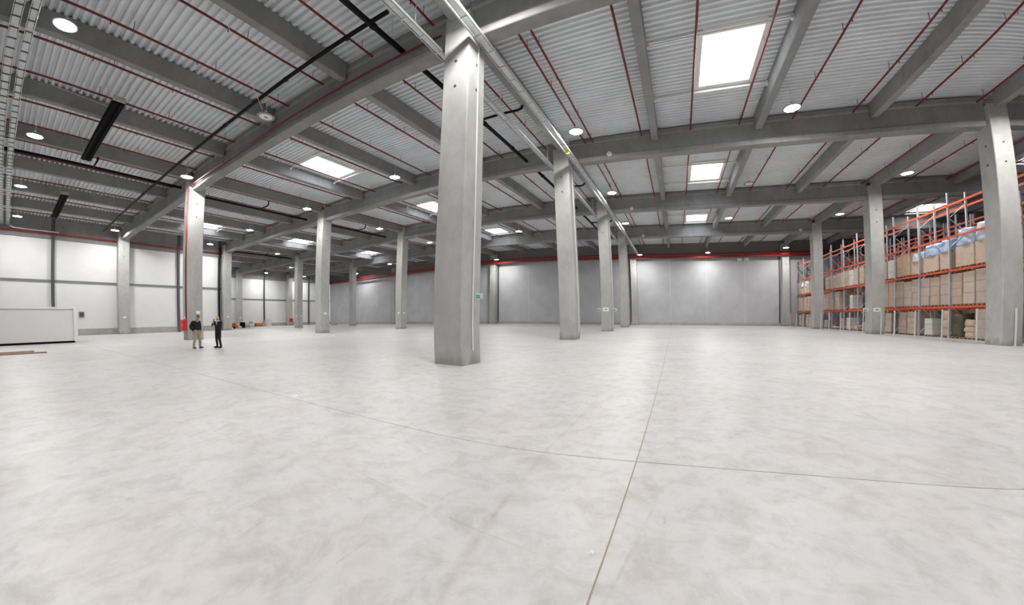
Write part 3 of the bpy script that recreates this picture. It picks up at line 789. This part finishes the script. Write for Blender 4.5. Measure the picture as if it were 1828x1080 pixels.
def rack(x, label, ys=RY, levels=LEV):
    o = empty('pallet_rack', (x, ys[0], 0))
    for y in ys:
        for dx in (0, DX): 
            p = put('post', post_me, o, (dx, y - ys[0], 0)); put('base_plate', foot_me, p)
        put('brace', brace_me, o, (0, y - ys[0], 0))
    for a, b in zip(ys, ys[1:]):
        for z in levels:
            for dx in (-0.05, DX + 0.05): put('beam', beam_me(b - a), o, (dx, a - ys[0], z))
    return tag(o, label, 'rack')
RX = 18.6
rack(RX, 'front pallet rack with orange beams behind the row of rack columns')
rack(23.2, 'second pallet rack run seen dimly behind the front rack', RY[1:])
rack(24.5, 'third pallet rack run standing back to back behind the second', RY[2:])

# goods on the racks
pal = MB()
for y in (-0.40, -0.05, 0.30): pal.box(-0.50, 0.50, y, y + 0.10, 0.02, 0.10)
for k in range(5): pal.box(-0.5 + k * 0.215, -0.36 + k * 0.215, -0.42, 0.42, 0.10, 0.125)
for k in (0, 2, 4): pal.box(-0.5 + k * 0.215, -0.36 + k * 0.215, -0.42, 0.42, 0.0, 0.02)
pal_me = pal.mesh('pallet', 'pallet_wood')
def rbox(wx, wy, z0, z1, e=0.015, jit=0.0):
    a, b = wx / 2, wy / 2
    j = lambda: random.uniform(-jit, jit)
    m = MB()
    prof = [(-a + e, -b + j()), (a - e, -b + j()), (a, -b + e), (a, b - e), (a - e, b), (-a + e, b), (-a + j(), b - e), (-a + j(), -b + e)]
    m.prism(prof, 'z', z0, z1)
    return m
def blob(wx, wy, z0, z1, m, name, parent, amp=0.10):
    bm = bmesh.new(); bmesh.ops.create_cube(bm, size=1)
    bmesh.ops.subdivide_edges(bm, edges=bm.edges[:], cuts=5, use_grid_fill=True)
    from mathutils import noise as nz
    off = Vector((random.uniform(0, 50), random.uniform(0, 50), 0))
    for v in bm.verts:
        c = v.co; rr = Vector((abs(c.x) * 2, abs(c.y) * 2, max(0, c.z) * 2))
        k = 1 - 0.16 * (rr.x * rr.y) - 0.10 * rr.z * max(rr.x, rr.y)
        p = Vector((c.x * wx * k, c.y * wy * k, z0 + (c.z + 0.5) * (z1 - z0)))
        d = nz.noise_vector((p + off) * 2.6) * amp
        if c.z < -0.45: d.z = 0
        v.co = p + d
        if v.co.z < z0: v.co.z = z0
    me = bpy.data.meshes.new(name); bm.to_mesh(me); bm.free()
    me.polygons.foreach_set('use_smooth', [True] * len(me.polygons)); me.materials.append(MATS[m])
    return put(name, me, parent)
def load(x, y, z, h, kind, label, wy=0.92):
    o = empty('pallet_load', (x, y, z), random.uniform(-0.02, 0.02))
    put('pallet', pal_me, o)
    z0 = 0.13
    if kind in ('kraft', 'kraft_pale', 'kraft_pink', 'white_goods'):
        n = random.choice((3, 4)); dz = (h - z0) / n
        for k in range(n):
            c = rbox(1.0, wy - random.uniform(0.0, 0.07), z0 + k * dz + 0.018, z0 + (k + 1) * dz, 0.03, 0.01).build('carton', kind, o, (random.uniform(-.015, .015), random.uniform(-.01, .01), 0))
        rbox(1.045, wy + 0.02, z0 - 0.04, h + 0.015, 0.05, 0.015).build('stretch_film', 'stretch_film', o)
    elif kind == 'big_box':
        c = rbox(1.05, wy, z0, h, 0.02, 0.01).build('carton', 'kraft', o)
        MB().box(-0.53, -0.524, -wy / 2 + 0.02, wy / 2 - 0.02, z0 + h * 0.30, z0 + h * 0.34).build('tape', 'tape', c)
        MB().box(-0.53, -0.524, 0.10, 0.16, z0, h).build('tape', 'tape', c)
    elif kind in ('blue_film', 'pale_film'):
        hb = z0 + (h - z0) * 0.55
        rbox(1.0, wy, z0, hb, 0.03, 0.02).build('carton', 'kraft_pale', o)
        blob(1.12, wy + 0.06, hb - 0.02, h, kind, 'film_cover', o, 0.09)
    elif kind == 'dark_goods':
        blob(1.0, wy, z0, h, 'dark_goods', 'sacks', o, 0.07)
    elif kind == 'pale_sacks':
        n = 3; dz = (h - z0) / n
        for k in range(n): blob(1.0, wy, z0 + k * dz, z0 + (k + 1) * dz + 0.02, 'kraft_pale', 'sack', o, 0.05)
    return tag(o, label, 'pallet load', 'goods on the front pallet rack')
KN = {'kraft': 'brown wrapped carton load', 'kraft_pale': 'pale brown wrapped carton load', 'kraft_pink': 'pinkish brown wrapped carton load', 'white_goods': 'whitish wrapped load',
      'big_box': 'big plain brown box', 'blue_film': 'carton load topped with bluish film', 'pale_film': 'carton load topped with whitish film', 'dark_goods': 'dark heap of sacks', 'pale_sacks': 'pale sacks on a pallet'}
SEG = {'A': 'left of first rack column', 'B': 'left of second rack column', 'C': 'left of third rack column', 'Z': 'right of first rack column'}
def fill(seg, level, items):
    """items: (y, kind, height[, width]) listed from the right of the picture"""
    z = {0: 0.0, 1: LEV[0] + 0.056, 2: LEV[1] + 0.056}[level]
    nm = {0: 'floor level', 1: 'lower shelf', 2: 'upper shelf'}[level]
    for n, it in enumerate(items):
        load(RX + 0.55, it[0], z, it[2], it[1], f'{KN[it[1]]}, {nm}, {ORD[n]} from right, {SEG[seg]}', *it[3:])
fill('A', 1, [(25.0, 'kraft_pink', 2.16), (26.0, 'kraft_pale', 2.10), (27.0, 'kraft', 2.08), (28.0, 'kraft_pink', 2.12), (29.0, 'kraft', 2.05), (30.0, 'kraft_pink', 2.08),
              (31.0, 'kraft_pink', 2.1), (32.0, 'kraft_pale', 2.0), (33.0, 'kraft', 2.1), (34.0, 'kraft', 2.1), (35.0, 'kraft', 2.1)])
fill('A', 2, [(25.0, 'pale_film', 2.55), (26.3, 'blue_film', 2.45, 1.5), (28.0, 'blue_film', 2.1), (29.4, 'blue_film', 2.0, 1.6), (31.0, 'pale_film', 1.75), (32.5, 'big_box', 1.78, 1.6), (34.1, 'white_goods', 1.62, 0.95), (35.2, 'kraft', 1.6, 0.85)])
fill('A', 0, [(25.0, 'kraft_pink', 1.85), (26.0, 'pale_sacks', 1.2), (27.0, 'dark_goods', 1.6), (28.05, 'pale_sacks', 1.8, 0.8), (29.6, 'white_goods', 1.28, 0.8), (31.5, 'kraft_pale', 1.78), (32.55, 'kraft_pink', 1.75), (34.5, 'kraft_pale', 1.7)])
fill('B', 1, [(41.0, 'white_goods', 1.5, 0.6), (44.3, 'kraft_pink', 2.05), (45.85, 'kraft_pale', 2.08), (46.85, 'kraft', 2.0), (47.85, 'kraft', 2.0)])
fill('B', 2, [(38.9, 'kraft', 1.72), (40.0, 'kraft_pale', 1.75), (41.0, 'white_goods', 1.68), (42.0, 'kraft', 1.72), (43.0, 'kraft_pale', 1.65), (43.95, 'kraft', 1.7), (44.9, 'kraft_pink', 1.6), (45.9, 'kraft', 1.65), (46.9, 'kraft_pale', 1.6), (47.85, 'dark_goods', 1.4)])
fill('B', 0, [(38.3, 'kraft', 0.9), (40.0, 'pale_sacks', 0.5), (41.6, 'white_goods', 1.3, 0.7), (43.0, 'kraft', 1.2), (45.0, 'white_goods', 0.35), (47.2, 'kraft_pink', 1.0)])
fill('C', 1, [(51.9, 'kraft', 2.0), (52.9, 'kraft_pink', 2.05), (54.0, 'kraft_pale', 2.0), (55.5, 'kraft', 2.0), (56.5, 'kraft_pink', 2.0)])
fill('C', 2, [(51.9, 'pale_film', 1.75), (53.0, 'kraft_pale', 1.7), (54.0, 'pale_film', 1.7), (55.2, 'pale_film', 1.7), (56.4, 'kraft', 1.7)])
fill('C', 0, [(52.2, 'kraft', 1.4), (53.3, 'kraft_pale', 1.7), (54.9, 'kraft', 1.75), (56.2, 'kraft_pale', 1.6)])
fill('Z', 1, [(20.0, 'kraft', 2.0), (21.0, 'kraft_pink', 2.1)])
fill('Z', 2, [(20.0, 'blue_film', 1.9), (21.0, 'kraft', 1.5)])
fill('Z', 0, [(20.0, 'kraft', 1.3), (21.0, 'kraft', 1.3)])
# dim goods in the second run
for n, (y, lv, k) in enumerate(((25.8, 0, 'kraft'), (27.2, 0, 'dark_goods'), (30.2, 0, 'kraft'), (33.2, 0, 'kraft'), (38, 0, 'kraft'), (41, 0, 'kraft'), (44, 0, 'dark_goods'), (46, 0, 'kraft'), (39, 1, 'kraft'), (41, 1, 'kraft'), (42, 1, 'dark_goods'), (43, 1, 'kraft'), (45, 1, 'kraft'))):
    o = load(23.75, y, 0.0 if lv == 0 else LEV[0] + 0.056, 1.9, k, f'dim {KN[k]} in the second rack run, {"floor level" if lv == 0 else "lower shelf"}, {ORD[n]} from right')
    o['group'] = 'goods on the second pallet rack'
# white barrier posts along the rack front
for n, y in enumerate((20.58, 23.12, 25.8, 28.34, 30.7, 32.35, 35.25, 37.7, 39.65, 42.3, 44.5, 47.76, 50.3, 52.8, 55.3)):
    o = empty('barrier_post', (17.05 if abs(y - 32.35) > 1 and y > 21 else 16.98, y, 0))
    yo = -0.02
    MB().box(-0.03, 0.03, -0.03, 0.03, 0.01, 1.84).build('tube', 'white_paint', o); MB().box(-0.07, 0.07, -0.07, 0.07, 0, 0.01).build('foot', 'white_paint', o)
    tag(o, f'thin white barrier post before the racks, {ORD[n]} from the right', 'post', 'white barrier posts along the racks')

# ------------------------------------------------------------------ rubbish heap in the recess
def heap(name, x, y, label, cat, fn):
    o = empty(name, (x, y, 0), random.uniform(-0.5, 0.5)); fn(o); tag(o, label, cat)
def f_orange(o):
    MB().box(-0.55, 0.55, -0.35, 0.35, 0.18, 0.62).build('body', 'orange_plastic', o); MB().box(-0.25, 0.25, -0.22, 0.22, 0.62, 0.92).build('hood', 'orange_plastic', o)
    for s in (-1, 1): MB().lathe([(0, -0.06), (0.18, -0.06), (0.18, 0.06), (0, 0.06)], 14, (s * 0.36, -0.36, 0.18), 'y').build('wheel', 'black_matte', o)
    MB().tube([(-0.5, 0, 0.6), (-0.75, 0, 0.95), (-0.75, 0.25, 0.95)], 0.025, 6).build('handle', 'dark_steel', o)
heap('floor_machine', -63.0, 25.6, 'orange machine with black wheels right of the corner column', 'machine', f_orange)
heap('drum', -68.5, 29.4, 'black round drum at the left end of the rubbish heap', 'drum', lambda o: (MB().lathe([(0, 0), (0.45, 0), (0.48, 0.05), (0.46, 0.5), (0.48, 0.95), (0.44, 1.0), (0, 1.0)], 16).build('shell', 'black_matte', o, smooth=True), MB().lathe([(0.0, 1.03), (0.3, 1.03), (0.3, 1.0)], 12).build('lid', 'rail_steel', o)))
def f_sacks(m, n):
    def f(o):
        for k in range(n): blob(0.9, 0.6, 0.0 + 0.3 * (k // 2), 0.38 + 0.3 * (k // 2), m, 'sack', o, 0.08).location.x = 0.75 * (k % 2) - 0.3
    return f
heap('sack_pile', -69.5, 30.8, 'pile of white sacks in the rubbish heap', 'sacks', f_sacks('white_goods', 4))
heap('sack_pile', -74.0, 33.6, 'pile of brown sacks in the middle of the rubbish heap', 'sacks', f_sacks('kraft', 4))
heap('sack_pile', -77.0, 36.6, 'orange-brown sacks at the right of the rubbish heap', 'sacks', f_sacks('orange_plastic', 3))
def f_crate(o):
    for k in range(4):
        MB().box(-0.6, 0.6, -0.5, 0.5, 0.02 + k * 0.36, 0.34 + k * 0.36).build('box', 'white_goods' if k % 2 else 'white_panel', o)
heap('box_stack', -77.9, 39.2, 'stack of pale boxes against the wall at the right end of the rubbish heap', 'boxes', f_crate)
def f_timber(o):
    for k in range(5): MB().box(-0.9 + 0.03 * k, 0.9, -0.4 + 0.17 * k, -0.26 + 0.17 * k, 0.0, 0.12 + 0.05 * (k % 3)).build('board', 'plank_wood', o)
heap('timber_pile', -72.5, 31.8, 'low pile of dark timber offcuts among the sacks', 'timber', f_timber)
heap('sack_pile', -65.4, 27.2, 'white sacks beside the orange machine', 'sacks', f_sacks('white_goods', 3))
heap('sack_pile', -71.2, 32.4, 'pale bags between the white sacks and the timber', 'sacks', f_sacks('pale_film', 4))
heap('sack_pile', -75.6, 35.0, 'dark olive sacks on the right half of the rubbish heap', 'sacks', f_sacks('dark_goods', 4))
def f_cartons(o):
    for k, (x, y, z, w) in enumerate(((-0.5, 0, 0, 0.8), (0.4, 0.1, 0, 0.7), (-0.2, 0.05, 0.55, 0.6))):
        MB().box(x - w / 2, x + w / 2, y - w / 2, y + w / 2, z, z + 0.53).build('carton', 'kraft', o)
heap('carton_pile', -73.0, 33.0, 'three brown cartons stacked in the middle of the rubbish heap', 'cartons', f_cartons)
heap('carton_pile', -76.6, 37.6, 'brown cartons leaning by the pale box stack', 'cartons', f_cartons)
heap('sack_pile', -66.6, 49.5, 'tan bags lying at the dark corner left of the slim far column', 'sacks', f_sacks('kraft', 3))
heap('box_stack', -62.6, 52.0, 'reddish boxes low beside the slim far column', 'boxes', lambda o: [MB().box(-0.9 + k * 0.95, -0.02 + k * 0.95, -0.4, 0.4, 0, 0.8 - 0.2 * k).build('box', 'kraft_pink', o) for k in range(2)])

# ------------------------------------------------------------------ people
def person(name, loc, rz, J, R_, bones, mats, pick, label, head, hair=None, extras=()):
    """one continuous body: skeleton J (joints), radii R_, skinned and subdivided; faces coloured by nearest bone"""
    o_s = 1.0
    names = list(J)
    me = bpy.data.meshes.new('skeleton')
    me.from_pydata([J[n] for n in names], [(names.index(a), names.index(b)) for a, b in bones], [])
    ob = bpy.data.objects.new('skeleton', me); COL.objects.link(ob)
    sk = ob.modifiers.new('skin', 'SKIN'); sk.use_smooth_shade = True
    sv = me.skin_vertices[0].data
    for i, n in enumerate(names):
        r = R_[n]; sv[i].radius = r if isinstance(r, tuple) else (r, r)
        sv[i].use_root = (n == 'pelvis')
    sub = ob.modifiers.new('sub', 'SUBSURF'); sub.levels = 2; sub.render_levels = 2
    dg = bpy.context.evaluated_depsgraph_get(); dg.update()
    bme = bpy.data.meshes.new_from_object(ob.evaluated_get(dg))
    bpy.data.objects.remove(ob); bpy.data.meshes.remove(me)
    # head: shaped sphere merged into the body mesh
    bm = bmesh.new(); bm.from_mesh(bme)
    nb = len(bm.faces)
    hc, tilt, hs = head
    res = bmesh.ops.create_uvsphere(bm, u_segments=20, v_segments=14, radius=1.0)
    for v in res['verts']:
        c = v.co
        x, y, z = c.x * 0.076, c.y * 0.098, c.z * 0.118
        if z < -0.02: y *= 1 - 0.25 * min(1, (-0.02 - z) / 0.1) if y < 0 else 1.0; x *= 1 - 0.30 * min(1, (-0.02 - z) / 0.1)
        if y > 0.06 and abs(x) < 0.018 and -0.035 < z < 0.015: y += 0.022          # nose
        if y > 0.06 and abs(z - 0.018) < 0.012 and 0.015 < abs(x) < 0.05: y -= 0.010  # eye sockets
        if abs(x) > 0.068 and abs(z) < 0.03 and abs(y) < 0.03: x *= 1.22          # ears
        v.co = Matrix.Rotation(tilt, 3, 'X') @ Vector((x, y, z)) * hs + Vector(hc)
    bm.faces.ensure_lookup_table()
    segs = [(Vector(J[a]), Vector(J[b]), pick.get((a, b), 0)) for a, b in bones]
    for i, f in enumerate(bm.faces):
        f.smooth = True
        c = f.calc_center_median()
        if i >= nb: f.material_index = pick['head']; continue
        best = None
        for a, b, mi in segs:
            d = b - a; t = max(0, min(1, (c - a).dot(d) / max(1e-9, d.length_squared)))
            q = (c - a - d * t).length
            if best is None or q < best[0]: best = (q, mi)
        f.material_index = best[1]
    bm.to_mesh(bme); bm.free()
    for m in mats: bme.materials.append(MATS[m])
    root = empty(name, loc, rz)
    put('body', bme, root)
    if hair:
        hb = bmesh.new(); r2 = bmesh.ops.create_uvsphere(hb, u_segments=16, v_segments=12, radius=1.0)
        bmesh.ops.delete(hb, geom=[v for v in hb.verts if v.co.z < 0.42 and v.co.y > -0.1 or v.co.z < -0.35], context='VERTS')
        for v in hb.verts:
            v.co = Matrix.Rotation(tilt, 3, 'X') @ Vector((v.co.x * 0.080, v.co.y * 0.102, v.co.z * 0.123)) * hs + Vector(hc)
        hm = bpy.data.meshes.new('hair'); hb.to_mesh(hm); hb.free(); hm.materials.append(MATS[hair]); put('hair', hm, root)
    for f in extras: f(root)
    return tag(root, label, 'person')
def shoe(x, y, a, m):
    def f(root):
        bm = bmesh.new(); bmesh.ops.create_uvsphere(bm, u_segments=14, v_segments=8, radius=1.0)
        for v in bm.verts:
            c = v.co; c.x *= 0.048 * (1 + 0.15 * c.y); c.y *= 0.145; c.z = max(-0.045, c.z * (0.065 if c.y < 0 else 0.045)) + 0.045
        me = bpy.data.meshes.new('shoe'); bm.to_mesh(me); bm.free(); me.materials.append(MATS[m])
        me.polygons.foreach_set('use_smooth', [True] * len(me.polygons))
        put('shoe', me, root, (x, y, 0.0), a)
    return f
# local frame: faces +y, x to the person's right
B = [('pelvis', 'waist'), ('waist', 'chest'), ('chest', 'neckb'), ('neckb', 'neck'), ('neck', 'headc'), ('chest', 'shL'), ('shL', 'elL'), ('elL', 'wrL'), ('wrL', 'haL'),
     ('chest', 'shR'), ('shR', 'elR'), ('elR', 'wrR'), ('wrR', 'haR'), ('pelvis', 'hipL'), ('hipL', 'knL'), ('knL', 'anL'), ('anL', 'toL'), ('pelvis', 'hipR'), ('hipR', 'knR'), ('knR', 'anR'), ('anR', 'toR')]
RAD = {'pelvis': (0.150, 0.115), 'waist': (0.155, 0.115), 'chest': (0.175, 0.125), 'neckb': (0.10, 0.085), 'neck': 0.055, 'headc': 0.06, 'shL': 0.075, 'shR': 0.075, 'elL': 0.055, 'elR': 0.055, 'wrL': 0.036, 'wrR': 0.036,
       'haL': 0.036, 'haR': 0.036, 'hipL': 0.095, 'hipR': 0.095, 'knL': 0.068, 'knR': 0.068, 'anL': 0.052, 'anR': 0.052, 'toL': 0.035, 'toR': 0.035}
def picks(top, trousers, skin, shirt=None):
    d = {'head': skin}
    for a, b in B:
        d[(a, b)] = top
    for a, b in (('pelvis', 'hipL'), ('hipL', 'knL'), ('knL', 'anL'), ('anL', 'toL'), ('pelvis', 'hipR'), ('hipR', 'knR'), ('knR', 'anR'), ('anR', 'toR')): d[(a, b)] = trousers
    for k in (('neckb', 'neck'), ('neck', 'headc'), ('wrL', 'haL'), ('wrR', 'haR')): d[k] = skin
    return d
# left man: black jumper, khaki trousers, hands in pockets, looking down
J1 = {'pelvis': (0, 0, 0.86), 'waist': (0, -0.01, 1.00), 'chest': (0, -0.02, 1.22), 'neckb': (0, 0.0, 1.36), 'neck': (0, 0.04, 1.44), 'headc': (0, 0.08, 1.52),
      'shL': (-0.19, -0.02, 1.32), 'elL': (-0.30, -0.09, 1.06), 'wrL': (-0.22, 0.04, 0.87), 'haL': (-0.18, 0.08, 0.80),
      'shR': (0.19, -0.02, 1.32), 'elR': (0.30, -0.09, 1.06), 'wrR': (0.22, 0.04, 0.87), 'haR': (0.18, 0.08, 0.80),
      'hipL': (-0.10, 0, 0.80), 'knL': (-0.16, 0.03, 0.45), 'anL': (-0.20, -0.02, 0.10), 'toL': (-0.21, 0.06, 0.05),
      'hipR': (0.10, 0, 0.80), 'knR': (0.15, 0.03, 0.45), 'anR': (0.19, -0.02, 0.10), 'toR': (0.20, 0.06, 0.05)}
R1 = dict(RAD); R1.update({'chest': (0.205, 0.145), 'waist': (0.195, 0.145), 'elL': 0.070, 'elR': 0.070, 'shL': 0.088, 'shR': 0.088, 'hipL': 0.105, 'hipR': 0.105, 'knL': 0.078, 'knR': 0.078, 'anL': 0.062, 'anR': 0.062})
pk = picks(0, 1, 2); pk[('wrL', 'haL')] = 1; pk[('wrR', 'haR')] = 1
person('person', (-20.50, 6.42, 0), -1.15, J1, R1, B, ['black_wool', 'khaki', 'skin'], pk, 'person in black jumper and khaki trousers, head bowed, hands in pockets',
       ((0, 0.10, 1.545), -0.55, 0.98), 'hair_dark', [shoe(-0.21, 0.05, 0.15, 'shoe_brown'), shoe(0.20, 0.05, -0.15, 'shoe_brown')])
# right man: black suit, white shirt, one forearm across, other hand raised to the chin
J2 = {'pelvis': (0, 0, 0.83), 'waist': (0, 0.0, 0.97), 'chest': (0, -0.02, 1.19), 'neckb': (0, -0.03, 1.33), 'neck': (0, -0.02, 1.39), 'headc': (0, 0.01, 1.46),
      'shL': (-0.18, -0.02, 1.29), 'elL': (-0.23, 0.10, 1.05), 'wrL': (-0.06, 0.26, 1.10), 'haL': (0.02, 0.28, 1.12),
      'shR': (0.18, -0.02, 1.29), 'elR': (0.20, 0.17, 1.08), 'wrR': (0.10, 0.25, 1.28), 'haR': (0.07, 0.23, 1.34),
      'hipL': (-0.09, 0, 0.78), 'knL': (-0.12, 0.05, 0.43), 'anL': (-0.14, -0.01, 0.09), 'toL': (-0.15, 0.07, 0.05),
      'hipR': (0.09, 0, 0.78), 'knR': (0.14, -0.02, 0.43), 'anR': (0.18, -0.10, 0.09), 'toR': (0.19, -0.02, 0.05)}
R2 = dict(RAD); R2.update({'pelvis': (0.14, 0.105), 'waist': (0.14, 0.105), 'chest': (0.165, 0.12)})
pk2 = picks(0, 0, 1)
def suit_details(root):
    m = MB(); m.prism([(-0.045, 1.33), (0.045, 1.33), (0.015, 1.16), (-0.015, 1.16)], 'y', 0.085, 0.118)
    o = m.build('shirt_front', 'shirt_white', root)
    MB().tube([(0, 0.0, 1.34), (0, 0.0, 1.39)], [0.072, 0.066], 12, False).build('collar', 'shirt_white', root)
    MB().prism([(-0.012, 1.32), (0.012, 1.32), (0.014, 1.18), (0, 1.16), (-0.014, 1.18)], 'y', 0.119, 0.124).build('tie', 'suit_black', root)
    MB().tube([(0.115, 0.242, 1.245), (0.105, 0.248, 1.275)], 0.042, 10, False).build('cuff', 'shirt_white', root)
    for k in range(5):   # fingers of the raised hand, curled round the phone
        L = (0.05, 0.07, 0.075, 0.07, 0.055)[k]
        bx, bz = 0.062 + 0.0, 1.335 + 0.018 * (k - 2)
        if k == 0: pts = [(0.085, 0.20, 1.33), (0.06, 0.175, 1.355), (0.045, 0.165, 1.385)]
        else: pts = [(bx, 0.245, bz + 0.02), (bx - 0.03, 0.262, bz + 0.03), (bx - 0.05, 0.24, bz + 0.032), (bx - 0.045, 0.215, bz + 0.03)]
        MB().tube(pts, [0.010, 0.009, 0.008, 0.007][:len(pts)], 6).build('finger', 'skin_pale', root)
    for k in range(4):
        z = 1.105 + 0.017 * (k - 1.5)
        MB().tube([(0.03, 0.29, z), (0.075, 0.285, z), (0.10, 0.26, z), (0.095, 0.235, z)], [0.010, 0.009, 0.008, 0.007], 6).build('finger', 'skin_pale', root)
    MB().tube([(0.02, 0.27, 1.14), (0.05, 0.25, 1.165), (0.075, 0.24, 1.17)], [0.011, 0.010, 0.008], 6).build('finger', 'skin_pale', root)
person('person', (-19.80, 7.22, 0), pi + 0.45, J2, R2, B, ['suit_black', 'skin_pale'], pk2, 'bald person in black suit and white shirt, one hand raised to the chin',
       ((0, 0.02, 1.475), 0.10, 0.98), None, [shoe(-0.15, 0.06, 0.15, 'black_matte'), shoe(0.19, -0.03, -0.2, 'black_matte'), suit_details])
ph = MB().box(-0.035, 0.035, -0.005, 0.005, -0.07, 0.07).build('phone', 'black_matte', None, (0, 0, 0))
ph.location = (-19.80, 7.22, 0); ph.rotation_euler = (0, 0, pi + 0.45)
ph.data.transform(Matrix.Translation((0.03, 0.235, 1.375)))
tag(ph, 'dark phone held near the face by the person in the suit', 'phone')
